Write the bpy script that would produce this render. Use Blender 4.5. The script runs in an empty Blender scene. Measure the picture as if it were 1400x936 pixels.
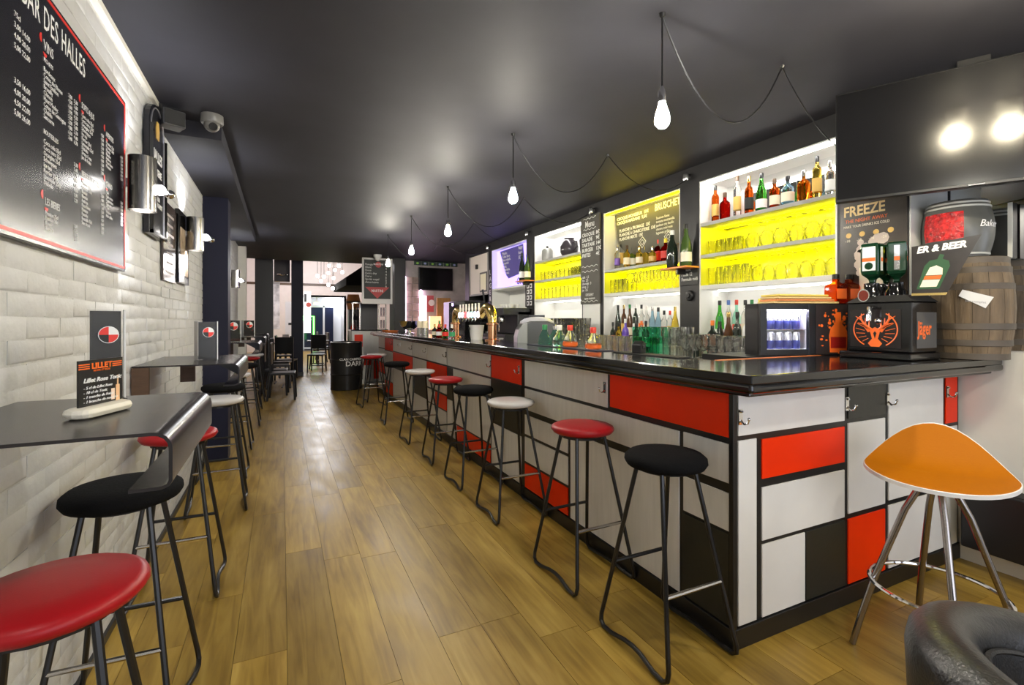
import bpy, math, random
from mathutils import Vector, Matrix
random.seed(7)
S = bpy.context.scene
COL = S.collection
PI = math.pi

# ---------------------------------------------------------------- camera
F, CX, HY, CAMZ = 662.0, 700.0, 438.0, 1.36          # focal length and horizon in 1400x936 pixels
TH = math.atan(315 / F)
SN, CS = math.sin(TH), math.cos(TH)
cam = bpy.data.cameras.new('camera'); camo = bpy.data.objects.new('camera', cam); COL.objects.link(camo)
cam.sensor_width = 36; cam.sensor_fit = 'HORIZONTAL'; cam.lens = F / 1400 * 36
cam.shift_y = -(468 - HY) / 1400
cam.clip_start = 0.02
camo.location = (0, 0, CAMZ); camo.rotation_euler = (PI / 2, 0, -TH)
S.camera = camo

# ---------------------------------------------------------------- world and exposure
W = bpy.data.worlds.new('world'); S.world = W; W.use_nodes = True
W.node_tree.nodes['Background'].inputs[0].default_value = (0.80, 0.86, 1.0, 1)
W.node_tree.nodes['Background'].inputs[1].default_value = 3.4
S.view_settings.view_transform = 'Standard'; S.view_settings.look = 'None'
S.view_settings.gamma = 1; S.view_settings.use_curve_mapping = False
S.view_settings.exposure = 0.24
S.cycles.transparent_max_bounces = 40; S.cycles.transmission_bounces = 24; S.cycles.max_bounces = 24; S.cycles.diffuse_bounces = 5; S.cycles.glossy_bounces = 6

def light(name, kind, loc, power, color=(1, 1, 1), size=0.05, rot=None, **k):
    d = bpy.data.lights.new(name, kind); o = bpy.data.objects.new(name, d); COL.objects.link(o)
    d.energy = power; d.color = color; o.location = loc
    if kind == 'AREA':
        d.size = size
        if 'size_y' in k: d.shape = 'RECTANGLE'; d.size_y = k['size_y']
    else: d.shadow_soft_size = size
    if kind == 'SPOT': d.spot_size = k.get('angle', 1.6); d.spot_blend = k.get('blend', .6)
    if rot: o.rotation_euler = rot
    return o

# pixel helpers: the point on a known plane of the room seen at a pixel of the photograph
def _ray(px, py):
    l = (px - CX) / F
    return l * CS + SN, -l * SN + CS, -(py - HY) / F
def on_x(px, py, x): r = _ray(px, py); t = x / r[0]; return Vector((x, r[1] * t, CAMZ + r[2] * t))
def on_y(px, py, y): r = _ray(px, py); t = y / r[1]; return Vector((r[0] * t, y, CAMZ + r[2] * t))
def on_z(px, py, z): r = _ray(px, py); t = (z - CAMZ) / r[2]; return Vector((r[0] * t, r[1] * t, z))

# ---------------------------------------------------------------- materials
MATS = {}
def mat(name, col, rough=.5, metal=0, bump=0, bscale=40, var=0, vscale=6, emit=0, ecol=None, alpha=1, spec=.5, coat=0, stretch=(1, 1, 1), rnd=0, trans=0):
    if name in MATS: return MATS[name]
    m = bpy.data.materials.new(name); m.use_nodes = True; MATS[name] = m
    nt = m.node_tree; N = nt.nodes; P = N['Principled BSDF']
    P.inputs['Base Color'].default_value = (*col, 1); P.inputs['Roughness'].default_value = rough
    P.inputs['Metallic'].default_value = metal; P.inputs['Specular IOR Level'].default_value = spec
    P.inputs['Coat Weight'].default_value = coat; P.inputs['Coat Roughness'].default_value = .08
    P.inputs['Transmission Weight'].default_value = trans
    if emit:
        P.inputs['Emission Color'].default_value = (*(ecol or col), 1); P.inputs['Emission Strength'].default_value = emit
    if alpha < 1: P.inputs['Alpha'].default_value = alpha
    if bump or var or rnd:
        tc = N.new('ShaderNodeTexCoord'); mp = N.new('ShaderNodeMapping'); nt.links.new(tc.outputs['Object'], mp.inputs[0])
        mp.inputs['Scale'].default_value = stretch
    if bump:
        n = N.new('ShaderNodeTexNoise'); n.inputs['Scale'].default_value = bscale; n.inputs['Detail'].default_value = 4
        b = N.new('ShaderNodeBump'); b.inputs['Strength'].default_value = bump; b.inputs['Distance'].default_value = .01
        nt.links.new(mp.outputs[0], n.inputs[0]); nt.links.new(n.outputs[0], b.inputs['Height']); nt.links.new(b.outputs[0], P.inputs['Normal'])
    if var or rnd:
        hs = N.new('ShaderNodeHueSaturation'); hs.inputs['Color'].default_value = (*col, 1)
        n = N.new('ShaderNodeTexNoise'); n.inputs['Scale'].default_value = vscale; n.inputs['Detail'].default_value = 5
        nt.links.new(mp.outputs[0], n.inputs[0])
        mr = N.new('ShaderNodeMapRange'); mr.inputs[1].default_value = .3; mr.inputs[2].default_value = .7
        mr.inputs[3].default_value = 1 - var; mr.inputs[4].default_value = 1 + var
        nt.links.new(n.outputs[0], mr.inputs[0]); out = mr.outputs[0]
        if rnd:
            oi = N.new('ShaderNodeObjectInfo'); m2 = N.new('ShaderNodeMapRange')
            m2.inputs[3].default_value = 1 - rnd; m2.inputs[4].default_value = 1 + rnd
            nt.links.new(oi.outputs['Random'], m2.inputs[0])
            mu = N.new('ShaderNodeMath'); mu.operation = 'MULTIPLY'
            nt.links.new(out, mu.inputs[0]); nt.links.new(m2.outputs[0], mu.inputs[1]); out = mu.outputs[0]
        nt.links.new(out, hs.inputs['Value']); nt.links.new(hs.outputs[0], P.inputs['Base Color'])
    return m

def glassy(name, col, tint=.9, rough=.03, ior=1.45):
    """thin glass: clear see-through with a fresnel gloss"""
    if name in MATS: return MATS[name]
    m = bpy.data.materials.new(name); m.use_nodes = True; MATS[name] = m
    nt = m.node_tree; N = nt.nodes; N.remove(N['Principled BSDF'])
    tr = N.new('ShaderNodeBsdfTransparent'); tr.inputs[0].default_value = (*[c * tint for c in col], 1)
    gl = N.new('ShaderNodeBsdfGlossy'); gl.inputs['Roughness'].default_value = rough
    lw = N.new('ShaderNodeLayerWeight'); pw_ = N.new('ShaderNodeMath'); pw_.operation = 'POWER'; pw_.inputs[1].default_value = 3.0
    fr = N.new('ShaderNodeMath'); fr.operation = 'MULTIPLY_ADD'; fr.inputs[1].default_value = .45; fr.inputs[2].default_value = .025
    nt.links.new(lw.outputs['Facing'], pw_.inputs[0]); nt.links.new(pw_.outputs[0], fr.inputs[0])
    mx = N.new('ShaderNodeMixShader')
    nt.links.new(fr.outputs[0], mx.inputs[0]); nt.links.new(tr.outputs[0], mx.inputs[1]); nt.links.new(gl.outputs[0], mx.inputs[2])
    nt.links.new(mx.outputs[0], N['Material Output'].inputs[0])
    return m

def solid_glass(name, col, rough=.0, ior=1.45):
    if name in MATS: return MATS[name]
    m = bpy.data.materials.new(name); m.use_nodes = True; MATS[name] = m
    nt = m.node_tree; N = nt.nodes; N.remove(N['Principled BSDF'])
    g = N.new('ShaderNodeBsdfGlass'); g.inputs['Color'].default_value = (*col, 1); g.inputs['Roughness'].default_value = rough; g.inputs['IOR'].default_value = ior
    if ior < 1.3:      # thin drinking glass: a clear share, a refracting share and a little gloss
        tr = N.new('ShaderNodeBsdfTransparent'); mx = N.new('ShaderNodeMixShader'); mx.inputs[0].default_value = .32
        gl = N.new('ShaderNodeBsdfGlossy'); gl.inputs['Roughness'].default_value = .05; m2 = N.new('ShaderNodeMixShader')
        lw = N.new('ShaderNodeLayerWeight'); lw.inputs[0].default_value = .35; mu = N.new('ShaderNodeMath'); mu.operation = 'MULTIPLY'; mu.inputs[1].default_value = .35; nt.links.new(lw.outputs['Facing'], mu.inputs[0])
        nt.links.new(g.outputs[0], mx.inputs[1]); nt.links.new(tr.outputs[0], mx.inputs[2]); nt.links.new(mu.outputs[0], m2.inputs[0])
        nt.links.new(mx.outputs[0], m2.inputs[1]); nt.links.new(gl.outputs[0], m2.inputs[2]); nt.links.new(m2.outputs[0], N['Material Output'].inputs[0]); return m
    nt.links.new(g.outputs[0], N['Material Output'].inputs[0]); return m

def wood_floor():
    m = bpy.data.materials.new('oak_plank'); m.use_nodes = True; nt = m.node_tree; N = nt.nodes; P = N['Principled BSDF']
    tc = N.new('ShaderNodeTexCoord'); oi = N.new('ShaderNodeObjectInfo'); ad = N.new('ShaderNodeVectorMath'); ad.operation = 'ADD'
    sc = N.new('ShaderNodeVectorMath'); sc.operation = 'SCALE'; sc.inputs[3].default_value = 37.0
    cb = N.new('ShaderNodeCombineXYZ')
    for i in range(3): nt.links.new(oi.outputs['Random'], cb.inputs[i])
    nt.links.new(cb.outputs[0], sc.inputs[0]); nt.links.new(tc.outputs['Object'], ad.inputs[0]); nt.links.new(sc.outputs[0], ad.inputs[1])
    mp = N.new('ShaderNodeMapping'); mp.inputs['Scale'].default_value = (14, 1.1, 4); nt.links.new(ad.outputs[0], mp.inputs[0])
    n1 = N.new('ShaderNodeTexNoise'); n1.inputs['Scale'].default_value = 1.6; n1.inputs['Detail'].default_value = 7; n1.inputs['Distortion'].default_value = 1.2
    nt.links.new(mp.outputs[0], n1.inputs[0])
    mp2 = N.new('ShaderNodeMapping'); mp2.inputs['Scale'].default_value = (3, 1, 1); nt.links.new(ad.outputs[0], mp2.inputs[0])
    n2 = N.new('ShaderNodeTexNoise'); n2.inputs['Scale'].default_value = 2.6; n2.inputs['Detail'].default_value = 3
    nt.links.new(mp2.outputs[0], n2.inputs[0])
    cr = N.new('ShaderNodeValToRGB'); e = cr.color_ramp.elements
    e[0].position = .28; e[0].color = (.165, .090, .013, 1); e[1].position = .72; e[1].color = (.48, .325, .072, 1)
    x = cr.color_ramp.elements.new(.5); x.color = (.34, .212, .036, 1)
    mxm = N.new('ShaderNodeMath'); mxm.operation = 'MULTIPLY_ADD'; mxm.inputs[1].default_value = .55
    m3 = N.new('ShaderNodeMath'); m3.operation = 'MULTIPLY'; m3.inputs[1].default_value = .45; nt.links.new(n2.outputs[0], m3.inputs[0])
    nt.links.new(n1.outputs[0], mxm.inputs[0]); nt.links.new(m3.outputs[0], mxm.inputs[2]); nt.links.new(mxm.outputs[0], cr.inputs[0])
    hs = N.new('ShaderNodeHueSaturation'); mr = N.new('ShaderNodeMapRange'); mr.inputs[3].default_value = .82; mr.inputs[4].default_value = 1.2
    nt.links.new(oi.outputs['Random'], mr.inputs[0]); nt.links.new(mr.outputs[0], hs.inputs['Value']); nt.links.new(cr.outputs[0], hs.inputs['Color'])
    nt.links.new(hs.outputs[0], P.inputs['Base Color']); P.inputs['Specular IOR Level'].default_value = .38
    rr = N.new('ShaderNodeMapRange'); rr.inputs[3].default_value = .25; rr.inputs[4].default_value = .50; nt.links.new(n2.outputs[0], rr.inputs[0])
    nt.links.new(rr.outputs[0], P.inputs['Roughness'])
    b = N.new('ShaderNodeBump'); b.inputs['Strength'].default_value = .08; nt.links.new(n1.outputs[0], b.inputs['Height']); nt.links.new(b.outputs[0], P.inputs['Normal'])
    return m

OAK = wood_floor()
BRICK = mat('white_painted_brick', (.55, .55, .55), .55, bump=.6, bscale=14, var=.06, vscale=5, rnd=.02)
MORTAR = mat('painted_mortar', (.52, .52, .515), .7, bump=.6, bscale=30, var=.10, vscale=9)
CEIL = mat('black_satin_ceiling_paint', (.037, .037, .046), .60, bump=.08, bscale=3, var=.12, vscale=2, spec=.16)
BLKW = mat('black_wall_paint', (.018, .0175, .019), .42, bump=.05, bscale=30)
NAVY = mat('dark_slate_paint', (.012, .013, .032), .5, spec=.25, bump=.06, bscale=20)
WHITEW = mat('white_wall_paint', (.78, .76, .70), .6, bump=.05, bscale=30, var=.03)
PINKW = mat('pale_plaster', (.74, .66, .64), .7, bump=.05, bscale=20, var=.03)
GREYW = mat('grey_wall_paint', (.62, .63, .60), .5)
BLACK = mat('black_lacquer', (.006, .006, .0065), .12, coat=.25)
BLACKM = mat('black_powder_coat', (.010, .010, .011), .32)
BLACKR = mat('black_rough', (.02, .02, .02), .7, bump=.3, bscale=200)
BLACKS = mat('black_satin_trim', (.009, .009, .0095), .35)
PWHITE = mat('white_bar_panel', (.80, .785, .75), .34, var=.05, vscale=3, stretch=(1, 12, 1), bump=.02)
PRED = mat('red_bar_panel', (.95, .034, .0), .34, var=.03, spec=.25)
PBLK = mat('black_bar_panel', (.018, .020, .018), .35, bump=.05, bscale=50)
REDV = mat('red_vinyl', (.34, .008, .012), .38, spec=.28, coat=.0, bump=.03, bscale=200)
GREYV = mat('pale_grey_vinyl', (.60, .58, .57), .25, coat=.25)
STEEL = mat('brushed_steel', (.62, .60, .58), .24, metal=1, bump=.03, bscale=90)
CHROME = mat('chrome', (.78, .78, .78), .08, metal=1)
COPPER = mat('polished_copper', (.85, .42, .22), .14, metal=1)
BRASS = mat('polished_brass', (.85, .62, .22), .16, metal=1)
ORANGE = mat('orange_leather', (.50, .155, .001), .55, spec=.15, bump=.12, bscale=120)
WSHELL = mat('white_plastic', (.80, .79, .76), .35)
LEATHER = mat('black_leather', (.014, .014, .015), .30, bump=.18, bscale=140)
SHELFG = mat('grey_shelf_board', (.42, .42, .40), .45)
SHELFW = mat('pale_shelf_board', (.72, .72, .68), .4)
NICHEW = mat('white_niche_lining', (.82, .82, .80), .35)
MIRROR = mat('mirror', (.86, .87, .87), .015, metal=1)
SCREEN = mat('dark_screen_glass', (.006, .006, .007), .17, coat=.4)
RED = mat('red_print', (.78, .03, .02), .4)
WHITE = mat('white_print', (.85, .85, .85), .5)
GOLD = mat('gold_print', (.75, .48, .12), .35)
ORNG = mat('orange_print', (.92, .16, .02), .4)
CREAM = mat('cream_print', (.86, .78, .60), .5)
BOARD = mat('black_menu_board', (.008, .008, .013), .24, var=.2, vscale=2)
CHALK = mat('chalkboard', (.030, .032, .030), .55, var=.25, vscale=4)
CHALKW = mat('chalk_white', (.85, .86, .82), .8)
BROWN = mat('dark_brown_wood', (.085, .045, .022), .45, bump=.15, bscale=20, stretch=(1, 1, 8), var=.2)
BARRELW = mat('weathered_oak', (.165, .115, .066), .6, bump=.35, bscale=18, stretch=(6, 6, 1), var=.38, vscale=4, rnd=.2)
HOOP = mat('weathered_hoop', (.10, .080, .060), .55, bump=.2, bscale=40, var=.25)
BLKBAR = mat('black_barrel_gloss', (.10, .10, .09), .30, var=.1)
CLEAR = glassy('clear_glass', (.985, .99, .985), .955)
ACRYL = glassy('clear_acrylic', (.97, .97, .97), 1.0)
GOBLET = solid_glass('goblet_glass', (.995, .995, .99), 0, 1.16)
GREENG = glassy('green_glass', (.62, .90, .80), 1.0)
def emis(name, col, s): return mat(name, col, .5, emit=s, ecol=col)
BULB = emis('glowing_bulb', (1, .94, .80), 560)
LEDY = emis('yellow_led', (1, .92, .0), 20)
LEDW = emis('white_led', (1, .97, .93), 22)
LEDP = emis('violet_led', (.62, .40, 1), 20)
GLOW = emis('glowing_globe', (1, .97, .93), 45)

# ---------------------------------------------------------------- mesh building
class B:
    def __init__(s): s.v = []; s.f = []; s.m = []
    def add(s, v, f, mi=0):
        o = len(s.v); s.v += [tuple(x) for x in v]; s.f += [tuple(i + o for i in q) for q in f]; s.m += [mi] * len(f); return s
    def box(s, a, b, mi=0):
        x0, y0, z0 = a; x1, y1, z1 = b
        return s.add([(x0, y0, z0), (x1, y0, z0), (x1, y1, z0), (x0, y1, z0), (x0, y0, z1), (x1, y0, z1), (x1, y1, z1), (x0, y1, z1)],
                     [(3, 2, 1, 0), (4, 5, 6, 7), (0, 1, 5, 4), (1, 2, 6, 5), (2, 3, 7, 6), (3, 0, 4, 7)], mi)
    def lathe(s, prof, n=16, c=(0, 0, 0), mi=0, sx=1, sy=1, closed=False, a0=0, a1=2 * PI):
        full = abs(a1 - a0 - 2 * PI) < 1e-6; k = n if full else n + 1
        v = [(c[0] + r * math.cos(a0 + (a1 - a0) * i / n) * sx, c[1] + r * math.sin(a0 + (a1 - a0) * i / n) * sy, c[2] + z) for r, z in prof for i in range(k)]
        f = []
        for j in range(len(prof) - 1):
            for i in range(n):
                i2 = (i + 1) % k; f.append((j * k + i, j * k + i2, (j + 1) * k + i2, (j + 1) * k + i))
        if full:
            if prof[0][0] > 1e-5 and not closed: f.append(tuple(range(k - 1, -1, -1)))
            if prof[-1][0] > 1e-5 and not closed: f.append(tuple((len(prof) - 1) * k + i for i in range(k)))
        return s.add(v, f, mi)
    def tube(s, pts, r, n=8, closed=False, mi=0, rs=None):
        pts = [Vector(p) for p in pts]; L = len(pts); v = []; f = []
        up = None
        for i, p in enumerate(pts):
            if closed: t = pts[(i + 1) % L] - pts[i - 1]
            else: t = pts[min(i + 1, L - 1)] - pts[max(i - 1, 0)]
            t.normalize()
            if up is None: up = Vector((0, 0, 1)) if abs(t.z) < .9 else Vector((1, 0, 0))
            a = t.cross(up).normalized(); b = a.cross(t).normalized(); up = b
            rr = rs[i] if rs else r
            for k in range(n): v.append(p + (a * math.cos(2 * PI * k / n) + b * math.sin(2 * PI * k / n)) * rr)
        for i in range(L if closed else L - 1):
            for k in range(n):
                k2 = (k + 1) % n; i2 = (i + 1) % L
                f.append((i * n + k, i * n + k2, i2 * n + k2, i2 * n + k))
        if not closed: f += [tuple(range(n - 1, -1, -1)), tuple((L - 1) * n + k for k in range(n))]
        return s.add(v, f, mi)
    def prism(s, poly, z0, z1, mi=0):
        n = len(poly); v = [(x, y, z0) for x, y in poly] + [(x, y, z1) for x, y in poly]
        return s.add(v, [tuple(range(n - 1, -1, -1)), tuple(range(n, 2 * n))] + [(i, (i + 1) % n, n + (i + 1) % n, n + i) for i in range(n)], mi)
    def ball(s, c, r, n=12, m=8, mi=0, sz=1):
        return s.lathe([(max(r * math.sin(PI * j / m), 0), -r * math.cos(PI * j / m) * sz) for j in range(m + 1)], n, c, mi)
    def xf(s, M):
        s.v = [tuple(M @ Vector(p)) for p in s.v]; return s
    def mesh(s, name):
        me = bpy.data.meshes.new(name); me.from_pydata(s.v, [], s.f)
        if any(s.m): me.polygons.foreach_set('material_index', s.m)
        me.validate(); me.update(); return me

def obj(name, b, m, parent=None, smooth=False, loc=None, rot=None, bev=0, label=None, ang=40, kind=None, seg=2):
    me = b if isinstance(b, bpy.types.Mesh) else b.mesh(name)
    o = bpy.data.objects.new(name, me); COL.objects.link(o)
    if not me.materials:
        for x in (m if isinstance(m, (list, tuple)) else [m]): me.materials.append(x)
    if parent: o.parent = parent
    if loc: o.location = loc
    if rot: o.rotation_euler = rot
    if smooth:
        me.polygons.foreach_set('use_smooth', [True] * len(me.polygons))
        me.set_sharp_from_angle(angle=math.radians(ang))
    if bev:
        d = o.modifiers.new('bevel', 'BEVEL'); d.width = bev; d.segments = seg; d.limit_method = 'ANGLE'; d.angle_limit = math.radians(35)
    if label: o['label'] = label
    if kind: o['kind'] = kind
    return o
def tag(o, label, cat, group=None):
    o['label'] = label; o['category'] = cat
    if group: o['group'] = group
    return o
def thing(name, label, cat, loc=(0, 0, 0), rz=0, group=None):
    o = bpy.data.objects.new(name, None); COL.objects.link(o); o.empty_display_size = .05
    o.location = loc; o.rotation_euler = (0, 0, rz)
    return tag(o, label, cat, group)
def struct(name, b, m, parent=None, **k):
    o = obj(name, b, m, parent, **k)
    if not parent: o['kind'] = 'structure'
    return o
def dup(root, loc, rz=0, label=None, group=None):
    r = root.copy(); COL.objects.link(r); r.location = loc; r.rotation_euler = (0, 0, rz)
    if label: r['label'] = label
    if group: r['group'] = group
    for ch in list(root.children):
        c = ch.copy(); COL.objects.link(c); c.parent = r
        for g in list(ch.children):
            d = g.copy(); COL.objects.link(d); d.parent = c
    return r
def frame(o, u, v):
    """matrix whose x runs along u, y along v, z out of the face"""
    u = Vector(u).normalized(); v = Vector(v).normalized(); n = u.cross(v)
    M = Matrix((u, v, n)).transposed().to_4x4(); M.translation = Vector(o); return M
def text(body, parent, m, o, u, v, size=.05, name='lettering', align='LEFT', sx=1, shear=0, thick=.0006, bold=0, space=1, lsp=1):
    c = bpy.data.curves.new('t', 'FONT'); c.body = body; c.size = size; c.align_x = align; c.shear = shear; c.extrude = thick
    c.resolution_u = 2; c.offset = bold; c.space_character = space; c.space_line = lsp
    t = bpy.data.objects.new('t', c); COL.objects.link(t)
    me = bpy.data.meshes.new_from_object(t); bpy.data.objects.remove(t); bpy.data.curves.remove(c)
    me.transform(frame(o, u, v) @ Matrix.Diagonal((sx, 1, 1, 1)))
    me.name = name; me.materials.clear(); me.materials.append(m)
    ob = bpy.data.objects.new(name, me); COL.objects.link(ob)
    if parent: ob.parent = parent
    return ob
def flat(name, pts2, parent, m, o, u, v, t=.0012):
    """a thin flat print of outline pts2 in the plane o,u,v"""
    b = B().prism(pts2, 0, t); b.xf(frame(o, u, v)); return obj(name, b, m, parent)
def rect(x0, y0, x1, y1): return [(x0, y0), (x1, y0), (x1, y1), (x0, y1)]
def circ(cx, cy, r, n=20, a0=0, a1=2 * PI, ry=None):
    k = n if abs(a1 - a0) > 6.28 else n + 1
    return [(cx + r * math.cos(a0 + (a1 - a0) * i / n), cy + (ry or r) * math.sin(a0 + (a1 - a0) * i / n)) for i in range(k)]
def ordinal(i): return ['first', 'second', 'third', 'fourth', 'fifth', 'sixth', 'seventh', 'eighth', 'ninth', 'tenth', 'eleventh', 'twelfth', 'thirteenth', 'fourteenth', 'fifteenth', 'sixteenth', 'seventeenth', 'eighteenth'][i]
# ---------------------------------------------------------------- the setting
LX, RX, BX, ZC, YE = -.68, 3.53, 3.12, 2.65, 11.4       # left wall, right wall, bar back wall, ceiling, end of the low ceiling
floor = struct('floor', B().box((-1.4, -3.1, -.06), (5.2, 23.8, -.004)), mat('floor_gap', (.05, .034, .018), .6))
pw = .196; plank_meshes = {}
for k in range(-7, 17):
    x0 = .413 + pw * k; x1 = x0 + pw
    if x1 < LX + .02 or x0 > 3.52: continue
    y = -1.0 - random.random() * 1.2
    ymax = 14.5 if x0 < 1.75 else 1.45
    while y < ymax:
        L = random.choice((1.1, 1.25, 1.4, 1.6))
        if y + L > .1 or x0 < 1.75:
            key = round(L, 2)
            if key not in plank_meshes:
                me = B().box((.0009, .0009, -.012), (pw - .0009, L - .0012, 0)).mesh('plank'); me.materials.append(OAK); plank_meshes[key] = me
            if y + L > -.3:
                p = obj('plank', plank_meshes[key], OAK, floor, loc=(x0, y, -random.random() * .0006))
        y += L
struct('floor_back', B().box((-1.4, 14.4, -.01), (5.2, 23.8, -.001)), OAK)
struct('ceiling', B().box((LX - .2, -3.1, ZC), (4.3, YE, ZC + .12)), CEIL)
struct('ceiling_back', B().box((-1.4, YE, 4.3), (5.2, 23.8, 4.4)), PINKW)
struct('trim_1', B().box((-1.4, YE - .12, ZC + .12), (5.2, YE, 4.3)), PINKW)
# dark soffit box that runs along the left wall from the loudspeaker to the first pilaster
struct('trim_2', B().box((LX, 3.71, 2.547), (-.358, 8.3, ZC)), CEIL)
# left wall: mortar bed, bricks laid in courses, the nearest as single parts
wl = struct('wall_left', B().box((LX - .2, -3.1, 0), (LX - .0048, YE, ZC)), MORTAR)
ch, bl = .0685, .235
bm_cache = []
for i in range(6):
    g = .004; fr = [(-.0022, .001, .0008), (-.0022, bl - .001, .0008), (-.0022, bl - .001, ch - .0008), (-.0022, .001, ch - .0008), (.0006, .016, .012), (.0006, bl - .016, .012), (.0006, bl - .016, ch - .012), (.0006, .016, ch - .012)]
    bk = [(-.02, y, z) for x, y, z in fr[:4]]
    b = B().add(bk + fr, [(0, 1, 5, 4), (1, 2, 6, 5), (2, 3, 7, 6), (3, 0, 4, 7), (4, 5, 9, 8), (5, 6, 10, 9), (6, 7, 11, 10), (7, 4, 8, 11), (8, 9, 10, 11)])
    b.v = [(x + (random.random() - .5) * .0016, y + (random.random() - .5) * .008, z + (random.random() - .5) * .007) for x, y, z in b.v]
    me = b.mesh('brick'); me.materials.append(BRICK); bm_cache.append(me)
cand = []
for r in range(39):
    for c in range(48):
        y0 = 1.1 + c * bl + (bl / 2 if r % 2 else 0) + (random.random() - .5) * .012; z0 = r * ch
        if y0 > YE - bl: continue
        if 1.2 < y0 < 2.58 and 1.62 < z0 < 2.29: continue          # hidden behind the menu board
        if 5.44 < y0 < 5.62: continue
        cand.append((y0 if y0 > 1.6 else 50 + y0, y0, z0))
cand.sort(); rest = B()
for i, (_, y0, z0) in enumerate(cand):
    if i < 300:
        obj('brick', bm_cache[i % 6], BRICK, wl, loc=(LX - .002 + (random.random() - .5) * .003, y0, z0), rot=((random.random() - .5) * .02, 0, (random.random() - .5) * .012), smooth=True, ang=50)
    elif y0 > 1.6:
        rest.box((LX - .016, y0 + .003, z0 + .004), (LX + random.random() * .003 - .002, y0 + bl - .004, z0 + ch - .004))
o = obj('brick_field', rest, BRICK, wl, kind='stuff')
struct('trim_3', B().box((LX - .02, -3, ZC - .028), (LX + .025, 3.71, ZC)), WHITEW)     # white cornice strip
struct('baseboard_left', B().box((LX - .01, -3, 0), (LX + .012, 5.43, .035)), BLACKS)
struct('wall_pilaster', B().box((LX - .05, 5.435, 0), (-.47, 5.68, 2.548)), NAVY)
struct('trim_4', B().box((LX - .05, 9.6, 0), (-.56, 9.8, ZC)), WHITEW)
struct('wall_pier', B().box((-.53, 12.05, 0), (-.17, 12.4, 4.3)), BLKW)
struct('wall_column', B().box((.215, 12.9, 0), (.475, 13.15, 4.3)), NAVY)
struct('baseboard_column', B().box((.205, 12.89, 0), (.485, 13.16, .10)), BLACKS)
# unseen rear wall; its opening is added to let in fill light from behind
wr = B(); wr.box((-1.4, -3.2, 0), (-.2, -3.05, 4)); wr.box((3.2, -3.2, 0), (5.2, -3.05, 4)); wr.box((-.2, -3.2, 2.35), (3.2, -3.05, 4)); wr.box((-.2, -3.2, 0), (3.2, -3.05, .35))
struct('wall_rear', wr, BLKW)
# right wall with the mirror, white below, black above
struct('wall_right', B().box((RX, -3.1, 0), (RX + .15, 1.9, ZC)), WHITEW)
struct('baseboard_right', B().box((RX - .018, -3, 0), (RX, 1.405, .09)), mat('cream_skirting', (.66, .60, .46), .5))
mr = thing('wall_mirror', 'large wall mirror behind the stacked barrels above the bar end', 'mirror', (RX, .6, 1.2))
obj('mirror_glass', B().box((-.008, -.9, .0), (-.003, .865, 1.30)), MIRROR, mr)
obj('mirror_edge', B().box((-.014, .853, 0), (-.001, .868, 1.30)), BLACKS, mr)
# bar back wall: black frame with shelf niches cut through it
SECT = {'A': (1.85, 2.955), 'B': (3.165, 4.275), 'C': (4.68, 5.85), 'D': (6.08, 7.34), 'E': (7.47, 8.40)}
struct('wall_bar_header', B().box((BX, 1.47, 2.51), (BX + .45, 8.6, ZC)), BLKW)
struct('wall_bar', B().box((BX + .34, 1.47, 0), (BX + .45, 8.6, 2.51)), BLKW)
prev = 1.47
for k in 'ABCDE':
    a, b_ = SECT[k]; struct('wall_bar_post', B().box((BX, prev, 0), (BX + .34, a, 2.51)), BLKW); prev = b_
struct('wall_bar_post', B().box((BX, prev, 0), (BX + .34, 8.6, 2.51)), BLKW)
struct('wall_splash', B().box((BX - .006, 4.33, 1.07), (BX - .0005, 4.655, 1.60)), NICHEW)
struct('wall_stub', B().box((BX + .005, 1.462, 1.16), (RX, 1.4695, ZC)), GREYW)
for wa in (((4.0, 8.6, 0), (4.12, 10.4, ZC)), ((2.33, 10.401, 0), (4.12, 10.55, ZC)), ((3.58, 8.5, 0), (4.12, 8.6, ZC))): struct('wall_alcove', B().box(*wa), mat('alcove_plaster', (.50, .45, .43), .7, bump=.2, bscale=14, var=.15))
struct('wall_post', B().box((2.10, 10.05, 0), (2.33, 10.55, ZC)), BLKW)
# the high back room
struct('wall_back', B().box((-1.4, 23.5, 0), (.80, 23.7, 4.3)).box((2.62, 23.5, 0), (5.2, 23.7, 4.3)).box((.80, 23.5, 2.42), (2.62, 23.7, 4.3)), PINKW)
struct('wall_recess', B().box((.75, 25.0, 0), (2.7, 25.1, 2.5)).box((2.62, 23.5, 0), (2.7, 25.1, 2.5)).box((.75, 23.5, 0), (.80, 25.1, 2.5)).box((.75, 23.5, 2.42), (2.7, 25.1, 2.5)), mat('recess_white', (.82, .82, .84), .5))
struct('floor_recess', B().box((.75, 23.4, -.02), (2.7, 25.1, 0)), mat('dark_floor', (.08, .07, .07), .5))
struct('trim_5', B().box((-1.4, 23.46, 2.92), (5.2, 23.5, 3.02)), BROWN)
struct('wall_back_left', B().box((-1.5, YE, 0), (-1.4, 23.7, 4.3)).box((-1.4, YE - .1, 0), (LX - .01, YE, 4.3)), PINKW)
struct('wall_back_right', B().box((5.2, YE - .6, 0), (5.3, 23.7, 4.3)).box((4.12, YE - .9, 0), (5.3, YE - .7, 4.3)), PINKW)
d1 = struct('door_1', B().box((.86, 24.2, 0), (.94, 24.26, 2.05)).box((1.74, 24.2, 0), (1.82, 24.26, 2.05)).box((.86, 24.2, 1.97), (2.2, 24.26, 2.05)), mat('aluminium_frame', (.65, .68, .72), .4))
obj('door_leaf', B().box((.94, 24.22, .05), (1.74, 24.25, 1.97)), mat('dark_blue_glass', (.02, .03, .06), .08), d1)
obj('side_leaf', B().box((1.82, 24.22, 0), (2.2, 24.25, 1.97)), mat('navy_leaf', (.015, .02, .05), .2), d1)
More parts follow.
